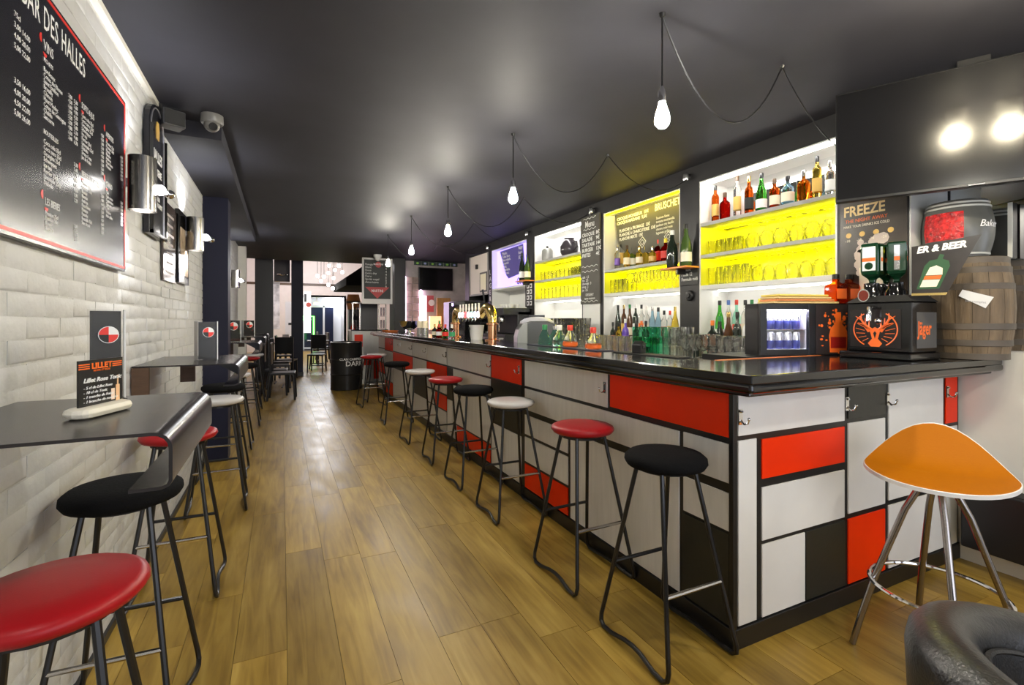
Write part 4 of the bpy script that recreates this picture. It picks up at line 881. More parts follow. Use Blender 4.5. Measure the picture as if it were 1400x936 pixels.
# ---------------------------------------------------------------- folded steel wall tables
STL = mat('blackened_steel', (.030, .026, .026), .26, metal=.5, var=.25, vscale=4, bump=.02)
def wall_table(y0, y1, z, label):
    t = thing('wall_table', label, 'table', (LX, y0, z), 0, 'folded steel wall tables'); L = y1 - y0
    P = [(.005, 0)] + [(.44 + .035 * math.sin(q), -.035 + .035 * math.cos(q)) for q in [math.radians(x) for x in (0, 22, 45, 67, 90)]] + [(.475, -.095)] + [(.455 + .02 * math.cos(q), -.10 - .02 * math.sin(q)) for q in [math.radians(x) for x in (10, 45, 90)]] + [(.40, -.12)]
    tk = .007; v = []; n = len(P)
    for y in (0, L):
        for i, (x, zz) in enumerate(P):
            a_ = Vector(P[min(i + 1, n - 1)]) - Vector(P[max(i - 1, 0)]); a_.normalize(); v.append((x, y, zz))
        for i, (x, zz) in enumerate(P):
            a_ = Vector(P[min(i + 1, n - 1)]) - Vector(P[max(i - 1, 0)]); a_.normalize(); v.append((x + a_.y * tk, y, zz - a_.x * tk))
    f = []
    for i in range(n - 1):
        f += [(i, i + 1, 2 * n + i + 1, 2 * n + i), (n + i, 3 * n + i, 3 * n + i + 1, n + i + 1), (i, n + i, n + i + 1, i + 1), (2 * n + i, 2 * n + i + 1, 3 * n + i + 1, 3 * n + i)]
    f += [(0, 2 * n, 3 * n, n), (n - 1, 2 * n - 1, 4 * n - 1, 3 * n - 1)]
    obj('folded_top', B().add(v, f), STL, t, smooth=True, ang=30)
    if y0 > 2:
        obj('bracket', B().box((.004, .0, -.16), (.075, .022, -.009)), BROWN, t); obj('bracket', B().box((.10, L - .07, -.16), (.18, L - .048, -.009)), BROWN, t)
    obj('gusset', B().add([(.30, L * .5, -.01), (.465, L * .5, -.01), (.465, L * .5, -.11), (.30, L * .5 + .004, -.01), (.465, L * .5 + .004, -.01), (.465, L * .5 + .004, -.11)], [(0, 2, 1), (3, 4, 5), (0, 1, 4, 3), (1, 2, 5, 4), (2, 0, 3, 5)]), BLACKM, t)
TZ = 1.13
for y0, y1, lb in ((1.215, 1.84, 'blackened steel wall table with curled front edge, nearest the viewer'), (2.99, 3.74, 'blackened steel wall table under the sconces, second from the viewer'), (5.72, 6.45, 'blackened steel wall table just beyond the dark pilaster'), (7.6, 8.3, 'blackened steel wall table fourth from the viewer'), (9.3, 10.0, 'blackened steel wall table farthest along the brick wall')):
    wall_table(y0, y1, TZ, lb)

# ---------------------------------------------------------------- table displays
def logo_disc(t, o, u, v, r, t0=.0006):
    obj('logo_ring', B().prism(circ(0, 0, r * 1.08, 24), 0, t0).xf(frame(o, u, v)), WHITE, t)
    for q, m in enumerate((WHITE, RED, BLACKM, RED)):
        pts = [(0, 0)] + circ(0, 0, r, 8, q * PI / 2, (q + 1) * PI / 2)
        obj('logo_quarter', B().prism(pts, t0, t0 * 2).xf(frame(o, u, v)), m, t)
def menu_stand(loc, rz, label, w=.15, h=.285, side=True):
    t = thing('menu_stand', label, 'menu holder', loc, rz, 'acrylic menu holders')
    obj('acrylic_front', B().box((-w / 2, -.004, 0), (w / 2, 0, h)), ACRYL, t)
    obj('menu_card', B().box((-w / 2 + .006, .0005, .006), (w / 2 - .006, .0022, h - .004)), mat('black_card', (.012, .012, .014), .25), t)
    obj('acrylic_foot', B().box((-w / 2, -.03, 0), (w / 2, .05, .004)), ACRYL, t)
    obj('acrylic_edge', B().box((w / 2, -.005, 0), (w / 2 + .004, .004, h)), mat('acrylic_edge', (.75, .75, .76), .15), t)
    logo_disc(t, (.005, -.0045, h * .72), (1, 0, 0), (0, 0, 1), w * .27)
    if side:
        obj('side_card', B().box((-w / 2, 0, .004), (-w / 2 + .003, .07, h)), mat('grey_card', (.22, .21, .20), .4), t)
    return t
p = on_z(148, 548, TZ); menu_stand((-.463, 1.785, TZ), .55, 'tall black acrylic menu holder with round red and white logo on the near table', .085, .262, False)
p = on_z(283, 492, TZ); menu_stand((-.39, 3.30, TZ), .35, 'tall acrylic menu holder with round logo on the second table', .10, .225)
menu_stand((-.47, 5.95, TZ), .4, 'acrylic menu holder with round logo on the table beyond the pilaster', .15, .235)
menu_stand((-.42, 7.85, TZ), .4, 'small acrylic menu holder on the fourth wall table', .15, .235)
# small slanted card in a wooden foot
p = on_z(132, 571, TZ)
t = thing('table_card', 'black cocktail card slotted in a pale wooden foot on the near table', 'card', (-.403, 1.51, TZ + .0005), 1.22)
t.scale = (1.25, 1.15, 1.0)
obj('wooden_foot', B().prism([(-.062, -.028), (.058, -.028), (.072, 0), (.058, .028), (-.062, .028), (-.072, 0)], 0, .026), mat('pale_painted_wood', (.72, .68, .58), .5), t, bev=.012)
cd = obj('card_sheet', B().box((-.055, -.002, .016), (.06, .002, .135)), mat('card_black', (.016, .015, .016), .35), t)
uc, vc = (1, 0, 0), (0, 0, 1)
text('LILLET', t, ORNG, (.002, -.0025, .114), uc, vc, .019, align='CENTER', bold=.0006, name='card_title')
for s_ in (-1, 1):
    for j in range(3): obj('card_rule', B().box((s_ * .043 - .013, -.003, .114 + j * .005), (s_ * .043 + .013, -.002, .1165 + j * .005)), ORNG, t)
text('BLANC ET ROSE', t, ORNG, (.002, -.0025, .107), uc, vc, .006, align='CENTER', name='card_lettering')
text('Lillet Rose Tonic', t, WHITE, (-.045, -.0025, .082), uc, vc, .0145, shear=.3, name='card_lettering', bold=.0003)
text('- 5 cl de Lillet Rose\n- 10 cl de Tonic\n- 1 tranche de fraise\n- 1 branche de romarin', t, WHITE, (-.045, -.0025, .066), uc, vc, .0095, shear=.3, name='card_lettering', lsp=1.15)
obj('bottle_print', B().box((.040, -.003, .024), (.050, -.002, .066)).box((.0435, -.003, .066), (.0465, -.002, .09)), mat('peach_print', (.90, .55, .30), .4), t)
obj('glass_print', B().box((.027, -.003, .03), (.036, -.002, .058)), mat('peach_pale', (.90, .70, .55), .4), t)
# ---------------------------------------------------------------- boards on the brick wall
UL, VL = (0, 1, 0), (0, 0, 1)
t = thing('wall_menu', 'huge black menu board with red border and white price lists on the brick wall', 'menu board', (LX + .004, 1.30, 1.585))
mw, mh = 1.50, .785
obj('board_panel', B().box((0, 0, 0), (.022, mw, mh)), BOARD, t, bev=.002)
rb = B()
for x0, z0, x1, z1 in ((.012, .012, mw - .012, .022), (.012, mh - .022, mw - .012, mh - .012), (.012, .012, .022, mh - .012), (mw - .022, .012, mw - .012, mh - .012)): rb.box((.022, x0, z0), (.0235, x1, z1))
obj('red_border', rb, RED, t)
xo = .0232
def tl(body, y, z, size, m=WHITE, **k): return text(body, t, m, (xo, y, z), UL, VL, size, thick=.0003, **k)
tl('BAR DES HALLES', .50, .665, .10, sx=.60, bold=.0004, name='board_title', space=1.1)
cols = {'vins': ['Bordeaux', 'Cotes du Rhone', 'Saint Emilion', 'Brouilly', 'Chinon', 'Haut Medoc', 'Cotes de Gascogne', 'Chablis', 'Sancerre'],
        'soft': ['Coca cola 33cl', 'Coca zero 33cl', 'Orangina 25cl', 'Schweppes', 'Ice tea', 'Perrier 33cl', 'Limonade 25cl', 'Diabolo', 'Sirop a l eau', 'Jus de fruits'],
        'bieres': ['Pression 25cl', 'Pression 50cl', 'Blonde', 'Blanche', 'Ambree', 'Picon biere', 'Monaco', 'Panache', 'Bouteille 33cl', 'Sans alcool'],
        'chaud': ['Cafe', 'Cafe creme', 'Cappuccino', 'Chocolat', 'The', 'Infusion', 'Irish coffee']}
def heading(body, y, z, s=.034):
    obj('heading_mark', B().prism(circ(y - .012, z + .028, .014, 10, PI / 2, 3 * PI / 2), 0, .0008).xf(frame((xo - .001, 0, 0), UL, VL)), RED, t)
    obj('heading_mark', B().prism(circ(y + .012, z - .008, .012, 10, PI, 2 * PI), 0, .0008).xf(frame((xo - .001, 0, 0), UL, VL)), RED, t)
    tl(body, y, z, s, sx=.75, name='heading_lettering')
pr = lambda n, k=0: '\n'.join(f'{2 + (i * 7 + k) % 5},{(i * 3 + k) % 10}0' for i in range(n))
heading('VINS', .64, .60, .045)
tl('PICHETS', .64, .565, .018); tl('\n'.join(cols['vins']), .64, .535, .021, lsp=.85); tl(pr(9), .83, .535, .019, lsp=.94); tl(pr(9, 3), .88, .535, .019, lsp=.94)
tl('BOUTEILLES', .64, .345, .02); tl('\n'.join(cols['soft'][:8]), .64, .315, .021, lsp=.85); tl(pr(8, 1), .88, .315, .019, lsp=.94)
heading('LES BIERES', .65, .13 + .0, .032); tl('\n'.join(cols['bieres'][:4]), .65, .10, .018, lsp=.85); tl(pr(4), .88, .10, .018, lsp=.85)
heading('SOFTS & JUS', .95, .545, .032); tl('\n'.join(cols['soft']), .95, .515, .020, lsp=.85); tl(pr(10, 2), 1.16, .515, .018, lsp=.94)
heading('BIERES EN BOUTEILLE', .95, .30, .028); tl('\n'.join(cols['bieres']), .95, .27, .019, lsp=.85); tl(pr(10, 5), 1.16, .27, .018, lsp=.9)
heading('APERITIFS', 1.22, .535, .030); tl('\n'.join(cols['bieres'][:7]), 1.22, .505, .019, lsp=.85); tl(pr(7, 4), 1.42, .505, .018, lsp=.9)
heading('CHAUD', 1.22, .33, .030); tl('\n'.join(cols['chaud']), 1.22, .30, .019, lsp=.85); tl(pr(7, 6), 1.42, .30, .018, lsp=.9)
tl('75cl\n3,00 14,00\n4,00 20,00\n5,00 22,00', .46, .60, .022, lsp=1.3); tl('3,50 16,00\n4,00 20,00\n4,50 22,00\n5,00 26,00', .46, .42, .022, lsp=1.3); tl('Bordeaux AOP\n\nCotes AOP\n\nTavel AOP', .18, .45, .03)
# arched pub sign
t = thing('arched_sign', 'arched black tin sign with gold and white lettering beside the menu board', 'sign', (LX + .004, 3.22, 1.84))
sw, shh = .36, .60
arch = [(0, 0), (sw, 0), (sw, shh)] + [(sw / 2 + sw / 2 * math.cos(a_), shh + .15 * math.sin(a_)) for a_ in [PI * i / 12 for i in range(1, 12)]] + [(0, shh)]
obj('sign_panel', B().prism(arch, 0, .03).xf(frame((0, 0, 0), UL, VL)), BOARD, t, bev=.004)
inn = [(sw / 2 + (x - sw / 2) * .88, .02 + y * .95) for x, y in arch]
obj('sign_border', B().tube([(x, y, .031) for x, y in inn], .004, 5, closed=True).xf(frame((0, 0, 0), UL, VL)), mat('silver_line', (.55, .55, .6), .3, metal=.8), t)
obj('gold_crest', B().prism([(.15, .56), (.21, .56), (.22, .62), (.20, .66), (.16, .66), (.14, .62)], .030, .033).xf(frame((0, 0, 0), UL, VL)), GOLD, t)
text('HALLES', t, WHITE, (.0315, .05, .43), UL, VL, .085, sx=.85, bold=.002)
text('BRASSERIE', t, WHITE, (.0315, .05, .35), UL, VL, .058, sx=.85, bold=.001)
text('PRODUIT DE\nTRADITION\nDEPUIS 1870\nBIERE DE GARDE', t, WHITE, (.0315, .05, .28), UL, VL, .036, sx=.9, bold=.0005)
obj('sign_frame', B().box((.03, .0, 0), (.045, sw, .018)).box((.03, 0, 0), (.045, .014, shh)).box((.03, sw - .014, 0), (.045, sw, shh)), BLACK, t)
# two narrow posters
t = thing('narrow_poster', 'narrow dark brown poster under glass between the arched sign and the sconce', 'poster', (LX + .004, 3.655, 1.615))
obj('poster_sheet', B().box((0, 0, 0), (.012, .40, .505)), mat('brown_poster', (.075, .058, .055), .08, var=.2), t)
for i in range(7): obj('poster_line', B().box((.012, .06 + .02 * (i % 3), .05 + i * .062), (.0128, .32 - .03 * (i % 2), .066 + i * .062)), mat('pale_brown_print', (.38, .34, .33), .5), t)
t = thing('framed_print', 'black framed print with a warm photograph beside the wall sconce', 'picture', (LX + .004, 4.085, 1.63))
obj('picture_frame', B().box((0, 0, 0), (.025, .39, .52)), BLACK, t, bev=.003)
obj('picture_sheet', B().box((.025, .05, .06), (.027, .34, .40)), mat('warm_photo', (.55, .42, .30), .05, var=.5, vscale=9), t)

# ---------------------------------------------------------------- sconces
def sconce(y, zc, label, power=6.0, r=.056, h=.25):
    t = thing('wall_sconce', label, 'lamp', (LX, y, zc), 0, 'steel wall sconces')
    x = .09
    obj('steel_tube', B().lathe([(r - .003, -h / 2), (r, -h / 2), (r, h / 2), (r - .003, h / 2)], 24, (x, 0, 0), closed=True), mat('sconce_steel', (.33, .32, .31), .2, metal=1), t, smooth=True)
    obj('back_plate', B().box((0.001, -.03, -.10), (.012, .03, .10)), STEEL, t, bev=.003)
    obj('arm', B().box((.01, -.012, -.02), (x - r + .004, .012, .02)), STEEL, t)
    for s_ in (-1, 1):
        obj('lamp_disc', B().lathe([(0, 0), (r - .006, 0), (r - .006, .004), (0, .004)], 18, (x, 0, s_ * (h / 2 - .06) - .002)), GLOW, t)
        light('sconce_light', 'SPOT', (LX + x, y, zc + s_ * (h / 2 - .02)), power, (.94, .96, 1), .02, (0 if s_ < 0 else PI, 0, 0), angle=2.2, blend=.7)
    obj('globe', B().ball((x + r + .012, .0, -.02), .024, 14, 10), GLOW, t, smooth=True)
    obj('globe_collar', B().lathe([(.012, 0), (.014, .012), (.008, .02)], 12).xf(Matrix.Translation((x + r - .008, 0, -.02)) @ Matrix.Rotation(PI / 2, 4, 'Y')), CHROME, t, smooth=True)
    obj('crystal', B().ball((x + r + .045, .03, -.03), .022, 12, 8), CHROME, t, smooth=True)
sconce(2.80, 2.0, 'steel tube wall sconce with glowing globe beside the arched sign', 10)
sconce(4.35, 2.015, 'steel tube wall sconce with glowing globe in front of the dark pilaster', 10)
sconce(7.9, 1.95, 'steel tube wall sconce on the far brick wall beyond the pilaster', 10)
sconce(.75, 2.0, 'unseen steel tube sconce added beside the viewer left of the menu board', 4)  # out of view, added as fill along the brick wall
sconce(-.8, 2.0, 'unseen steel tube sconce added on the brick wall behind the viewer', 10)  # this and the next are unseen, added for reflections in the television
sconce(-1.9, 2.0, 'unseen steel tube sconce added near the rear opening', 10)
t = thing('wall_speaker', 'small dark box loudspeaker at the top of the brick wall', 'speaker', (-.60, 3.52, 2.57), .5)
obj('speaker_box', B().box((-.06, -.05, -.05), (.06, .05, .05)), mat('grey_black_plastic', (.06, .06, .065), .4), t, bev=.008)
obj('speaker_grille', B().box((-.052, -.055, -.042), (.052, -.05, .042)), BLACKR, t)
obj('speaker_bracket', B().box((-.08, -.01, .03), (-.05, .02, .075)), BLACKM, t)
t = thing('dome_camera', 'grey dome security camera under the ceiling by the dark soffit', 'camera', (-.395, 3.56, 2.648))
obj('camera_base', B().lathe([(.0, 0), (.062, 0), (.064, -.045), (.058, -.055), (0, -.055)], 20), mat('grey_plastic', (.17, .165, .155), .3), t, smooth=True)
obj('camera_ball', B().ball((0, -.01, -.06), .046, 18, 12), MATS['grey_plastic'], t, smooth=True)
obj('camera_lens', B().lathe([(0, 0), (.024, 0), (.024, .006), (0, .006)], 14).xf(Matrix.Translation((.012, -.044, -.082)) @ Matrix.Rotation(math.radians(115), 4, 'X')), BLACK, t)
t = thing('white_camera', 'white dome camera on the ceiling above the framed chalkboard', 'camera', (1.70, 9.7, 2.648))
obj('camera_base', B().lathe([(0, 0), (.08, 0), (.08, -.05), (0, -.06)], 16), WSHELL, t, smooth=True)
obj('camera_ball', B().ball((0, 0, -.06), .06, 14, 10), WSHELL, t, smooth=True)

# ---------------------------------------------------------------- things on the bar
t = thing('citrus_press', 'grey domed bar machine with white lid and black handle on the counter edge', 'machine', (2.20, 4.07, 1.105), -.35)
bd = [(-.20, 0), (.20, 0), (.205, .10), (.19, .17), (.15, .225), (.08, .25), (-.08, .25), (-.15, .225), (-.19, .17), (-.205, .10)]
obj('machine_body', B().prism(bd, -.15, .15).xf(Matrix.Rotation(PI / 2, 4, 'X')), mat('charcoal_plastic', (.055, .058, .058), .35), t, bev=.012)
obj('side_cover', B().prism([(-.205, 0), (-.11, 0), (-.11, .235), (-.15, .225), (-.19, .17), (-.207, .10)], -.158, .158).xf(Matrix.Rotation(PI / 2, 4, 'X')), mat('grey_plastic_cover', (.30, .31, .31), .4), t, bev=.008)
obj('lid', B().lathe([(.0, .0), (.165, .0), (.16, .02), (.12, .045), (.06, .06), (0, .063)], 24, (0, 0, .228), sy=.86), mat('pale_grey_lid', (.50, .50, .55), .3), t, smooth=True)
obj('lid_handle', B().box((-.075, -.012, .287), (.075, .012, .308)).box((-.075, -.012, .285), (-.055, .012, .30)).box((.055, -.012, .285), (.075, .012, .30)), BLACKM, t, bev=.004)
obj('machine_foot', B().box((-.17, -.11, -.036), (.17, .11, 0)), BLACKM, t)
stand = thing('under_bar_sink', 'steel under-bar work shelf behind the counter', 'shelf', (2.0, 2.2, 0))
obj('sink_top', B().box((.002, 0, 1.04), (.42, 7.2, 1.067)), STEEL, stand)
obj('sink_cabinet', B().box((.06, 0.02, 0), (.40, 7.18, 1.04)), BLACKS, stand)
# bridge beer tower
t = thing('beer_tower', 'polished copper bridge beer tower with glowing tap badges', 'beer tap', (1.93, 4.52, CT))
obj('tower_leg', B().lathe([(.075, 0), (.075, .012), (.045, .02), (.045, .155), (.06, .16), (.06, .178), (.045, .182)], 20), COPPER, t, smooth=True)
obj('tower_leg', B().lathe([(.075, 0), (.075, .012), (.045, .02), (.045, .155), (.06, .16), (.06, .178), (.045, .182)], 20, (0, 1.15, 0)), COPPER, t, smooth=True)
arch = [(0, 0, .18), (0, .01, .25), (0, .05, .31), (0, .12, .335), (0, .2, .30), (0, .24, .27), (0, .30, .26), (0, .58, .26), (0, .85, .26), (0, .92, .27), (0, 1.0, .30), (0, 1.07, .32), (0, 1.12, .29), (0, 1.15, .23), (0, 1.15, .18)]
obj('bridge_tube', B().tube(arch, .055, 14, rs=[.045, .05, .056, .058, .056, .05, .046, .046, .046, .05, .054, .054, .05, .046, .045]), BRASS, t, smooth=True)
BC = [(.75, .72, 1), (.6, .7, 1), (.5, .95, .9), (.95, .95, 1), (1, .12, .15), (.8, .8, 1), (.9, .9, 1)]
for i in range(7):
    y = .27 + i * .098
    bdg = obj('tap_badge', B().lathe([(0, 0), (.036, 0), (.036, .012), (0, .014)], 16).xf(Matrix.Translation((-.045, y, .265)) @ Matrix.Rotation(-PI / 2, 4, 'Y')), emis(f'badge_glow_{i}', BC[i], .9), t)
    tp = obj('tap', B().tube([(-.03, y, .235), (-.07, y, .235), (-.085, y, .19)], .008, 8), CHROME, t, smooth=True)
    obj('tap_handle', B().lathe([(.008, 0), (.013, .03), (.009, .075), (.012, .085), (0, .09)], 10, (-.04, y, .30)), WSHELL, tp, smooth=True)
# ice bucket
t = thing('ice_bucket', 'white tapered ice bucket beside the copper beer tower', 'bucket', (1.86, 4.78, CT + .001))
obj('bucket_body', B().lathe([(0, 0), (.06, 0), (.08, .15), (.083, .155), (.078, .155), (.058, .01), (0, .01)], 24), mat('frosted_white', (.78, .77, .76), .4), t, smooth=True)
obj('bucket_emblem', B().prism([(-.018, 0), (.018, 0), (.022, .025), (0, .04), (-.022, .025)], 0, .002).xf(frame((-.0765, 0, .10), (0, -1, 0), (-.13, 0, 1))), BLACKM, t)
# champagne bowl
p = on_z(561, 456, CT)
t = thing('steel_bowl', 'large polished steel champagne bowl on a foot at the far end of the bar', 'bowl', (1.74, 7.25, CT + .001))
obj('bowl_body', B().lathe([(0, .0), (.08, .0), (.08, .012), (.03, .025), (.025, .055), (.08, .075), (.135, .125), (.15, .19), (.154, .195), (.146, .19), (.13, .13), (.07, .085), (0, .08)], 28), CHROME, t, smooth=True)
for s_ in (-1, 1): obj('bowl_handle', B().tube([(0, s_ * .148, .17), (0, s_ * .18, .19), (0, s_ * .18, .21), (0, s_ * .152, .195)], .006, 6), CHROME, t, smooth=True)
obj('ladle', B().tube([(.02, -.05, .10), (.03, -.06, .28)], .006, 6), STEEL, t)
for i, (px, y, h, r_) in enumerate(((579, 6.85, .20, .05), (588, 6.60, .20, .05))):
    t = thing('steel_canister', f'brushed steel canister beside the champagne bowl, {"left" if i == 0 else "right"} one', 'canister', (1.80, y, CT + .001), 0, 'steel canisters')
    obj('canister_body', B().lathe([(0, 0), (r_, 0), (r_, h * .5), (r_ - .004, h * .5)], 18, closed=True), STEEL, t, smooth=True)
    obj('straw_bundle', B().lathe([(r_ - .008, .02), (r_ - .004, h), (0, h)], 12), mat('cream_straw_paper', (.85, .74, .55), .6), t, smooth=True)  # straws in one even cream colour
o = thing('orange_tray', 'flat orange tray at the far end of the counter', 'tray', (1.75, 8.75, CT + .001)); obj('tray_base', B().lathe([(0, 0), (.13, 0), (.15, .025), (.145, .025), (.125, .006), (0, .006)], 24), mat('orange_tray_mat', (.75, .20, .05), .4), o, smooth=True)
bottle((1.90, 6.25, CT + .001), 'wine', 'green', 'green', 'none', 'slim green bottle standing alone near the steel cabinet', 'bottles on the counter', .19, .8)
for i, (y, gl, cp, lb, wd) in enumerate(((5.85, 'dark', 'gold', 'cream', 'dark'), (5.76, 'yellow', 'gold', 'gold', 'golden'), (5.67, 'red', 'red', 'white', 'red'), (5.58, 'white', 'black', 'black', 'white'), (5.42, 'green', 'red', 'red', 'green with a red label'), (5.33, 'clear', 'white', 'green', 'clear'))):
    bottle((1.72 + .05 * (i % 2), y, CT + .001), 'stout', gl, cp, lb, f'small {wd} condiment bottle, {ordinal(i)} from the left before the beer tower', 'condiment bottles', .15, .75)
# soda bottles by the grey machine
for i, (y, x, gl, cp, lb, wd) in enumerate(((3.42, 1.92, 'teal', 'green', 'none', 'green glass bottle with white cap'), (3.305, 1.95, 'teal', 'silver', 'none', 'green glass bottle with silver cap'), (3.19, 1.92, 'clear', 'white', 'none', 'clear flask bottle'), (3.07, 1.94, 'clear', 'red', 'orange', 'clear flask with red cap and orange band, left'), (2.76, 1.93, 'clear', 'red', 'orange', 'clear flask with red cap and orange band, right'))):
    bottle((x, y, CT + .008), 'flask', gl, cp, lb, wd + ' one on the dark bar mat' if 'flask with' in wd else wd + ' in front of the grey domed machine', 'flask bottles on the counter', .165 if i < 4 else .15)
for i, (y0, y1, x0) in enumerate(((2.62, 3.62, 1.86), (1.95, 2.50, 1.90))):
    tag(obj('bar_mat', B().box((x0, y0, CT), (1.998, y1, CT + .007)), BLACKR if i else mat('navy_rubber', (.03, .03, .06), .6, bump=.4, bscale=120), bev=.002), ('dark blue rubber bar mat under the flask bottles', 'black rubber bar mat near the counter corner')[i], 'mat')
t = thing('card_terminal', 'small black payment terminal behind the counter corner', 'terminal', (1.94, 2.30, CT + .008), .4)
obj('terminal_body', B().prism([(-.035, 0), (.035, 0), (.03, .055), (.0, .075), (-.035, .05)], -.03, .03).xf(Matrix.Rotation(PI / 2, 4, 'X')), BLACKM, t, bev=.005)
obj('terminal_screen', B().box((-.02, -.032, .03), (.018, -.0305, .052)), SCREEN, t)
# coffee machine
t = thing('coffee_machine', 'black espresso machine with chrome levers and white cups on top', 'coffee machine', (2.745, 6.35, 1.071))
obj('machine_body', B().box((-.02, -.42, .0), (.36, .42, .10)).box((.16, -.42, .10), (.36, .42, .42)).box((-.06, -.42, .36), (.36, .42, .46)), BLACKM, t, bev=.012)
obj('drip_tray', B().box((-.10, -.38, .03), (.15, .38, .055)), STEEL, t)
for y in (-.2, .18):
    g_ = obj('brew_group', B().lathe([(.04, 0), (.045, .06), (.03, .09)], 14, (.02, y, .27)), CHROME, t, smooth=True)
    obj('portafilter', B().tube([(.02, y, .265), (-.14, y, .25)], .014, 8), BLACKM, g_, smooth=True)
obj('steam_wand', B().tube([(-.04, -.36, .36), (-.08, -.36, .34), (-.09, -.36, .14)], .008, 6), CHROME, t, smooth=True)
obj('lever', B().tube([(0, .33, .46), (-.05, .33, .75)], .016, 8, rs=[.01, .018]), BLACKM, t, smooth=True)
cupm = B().lathe([(0, 0), (.025, 0), (.04, .055), (.037, .055), (.023, .006), (0, .006)], 14).mesh('cup'); cupm.materials.append(WSHELL)
for i in range(8):
    tag(obj('coffee_cup', cupm, WSHELL, smooth=True, loc=(2.85 + .09 * (i % 2), 6.0 + .10 * (i // 2) + .02, 1.532)), f'white coffee cup on the espresso machine, {ordinal(i // 2)} from the right, {("front", "back")[i % 2]} row', 'cup', 'cups on the espresso machine')
# steel cabinet, black fridge and wood panel at the far end
t = thing('steel_cabinet', 'grey steel cabinet standing behind the far end of the bar', 'cabinet', (2.95, 9.0, 0))
obj('cabinet_body', B().box((-.02, -.35, 0), (.25, .35, 1.72)), mat('blue_grey_steel', (.42, .45, .52), .35, metal=.3), t, bev=.008)
obj('cabinet_door', B().box((-.01, -.355, .05), (.24, -.35, 1.68)), MATS['blue_grey_steel'], t, bev=.004)
t = thing('bottle_cooler', 'black glass bottle cooler with violet glow beside the steel cabinet', 'fridge', (2.88, 7.95, 1.071))
obj('cooler_body', B().box((-.15, -.40, 0), (.22, .45, .62)), BLACK, t, bev=.01)
obj('cooler_lamp', B().box((-.155, .2, .55), (-.15, .26, .59)), LEDP, t)
t = thing('wooden_panel', 'upright light wood board beside the steel cabinet', 'board', (3.02, 10.1, .999))
obj('board_body', B().box((0, 0, 0), (.30, .04, .85)), mat('honey_wood', (.50, .25, .08), .45, bump=.1, bscale=10, stretch=(8, 1, 1), var=.2), t)
t = thing('corner_television', 'small black television on the alcove wall at the far end of the bar', 'television', (3.05, 10.30, 2.02))
obj('screen_housing', B().box((-.38, -.03, 0), (.38, .06, .49)), BLACKM, t, bev=.004)
obj('screen_glass', B().box((-.365, -.033, .02), (.365, -.03, .475)), SCREEN, t)
obj('wall_arm', B().box((-.05, .06, .15), (.05, .10, .35)), BLACKM, t)
t = thing('flag_garland', 'row of small dark cards with green and white badges above the alcove television', 'garland', (2.55, 10.22, 2.545))
for i in range(6):
    c_ = obj('garland_card', B().box((i * .165, 0, 0), (i * .165 + .15, .004, .085)), mat('dark_green_card', (.03, .06, .05), .5), t)
    obj('card_badge', B().prism(circ(i * .165 + .075, .042, .03, 12, ry=.022), 0, .002).xf(frame((0, -.0005, 0), (1, 0, 0), (0, 0, 1))), (mat('lime_badge', (.35, .7, .1), .5), mat('sky_badge', (.4, .45, .8), .5))[i % 2], c_)
# lit brick pillar in the alcove
pil = thing('stone_pillar', 'rough stone pillar edged with violet light strips in the alcove', 'pillar', (2.55, 10.36, 1.0))
for i in range(9):
    for j in range(2):
        obj('stone', B().box((-.16 + j * .16, -.02 - .02 * random.random(), i * .145), (-.005 + j * .16, .03, i * .145 + .138)), mat('pink_stone', (.50, .38, .33), .8, bump=.7, bscale=25, var=.25, rnd=.15), pil, bev=.012)
for x in (-.175, .175): obj('led_strip', B().box((x - .02, -.05, .0), (x + .02, -.03, 1.3)), emis('pink_led', (.95, .70, 1), 14), pil)
obj('lit_panel', B().box((.20, -.01, 0), (.31, .01, .90)), emis('lit_white_panel', (1, .86, .88), 1.0), pil)
t = thing('red_poster', 'bright red and white poster on the alcove wall under the television', 'poster', (2.98, 10.385, 1.55))
obj('poster_sheet', B().box((-.10, 0, 0), (.05, .004, .36)), mat('dusty_pink_red', (.6, .10, .12), .5), t)
obj('poster_print', B().prism(circ(.0, .2, .07, 14), 0, .002).xf(frame((0, -.0005, 0), (1, 0, 0), (0, 0, 1))), WHITE, t)
t = thing('lit_box_lamp', 'warm glowing square lamp on the back counter in the alcove', 'lamp', (2.93, 9.95, 1.0))
obj('lamp_shade', B().box((-.12, -.06, .17), (.12, .06, .45)), emis('warm_shade', (1, .55, .28), 1.2), t)
obj('lamp_base', B().box((-.03, -.03, 0), (.03, .03, .17)), BLACKM, t)
tag(obj('alcove_counter', B().box((2.34, 9.45, 0), (3.98, 10.38, .998)), BLACKS, bev=.004), 'black cabinet block at the back of the alcove', 'cabinet')

# ---------------------------------------------------------------- framed chalkboard and glass rack at the end of the bar
t = thing('framed_chalkboard', 'white framed chalkboard with a red triangle hanging at the far end of the bar', 'chalkboard', (1.463, 10.1, 1.70))
fw, fh = .60, .93
obj('picture_frame', B().box((0, -.02, 0), (fw, .02, .10)).box((0, -.02, fh - .035), (fw, .02, fh)).box((0, -.02, .10), (.035, .02, fh - .035)).box((fw - .035, -.02, .10), (fw, .02, fh - .035)), mat('white_frame', (.78, .76, .74), .4), t)
obj('board_panel', B().box((.035, -.005, .10), (fw - .035, .01, fh - .035)), CHALK, t)
obj('red_triangle', B().prism([(.06, .34), (.54, .34), (.30, .11)], 0, .002).xf(frame((0, -.006, 0), (1, 0, 0), (0, 0, 1))), mat('dusty_red', (.55, .08, .08), .6), t)
text('MARTINI', t, WHITE, (.30, -.009, .24), (1, 0, 0), (0, 0, 1), .075, align='CENTER', bold=.001, sx=.8)
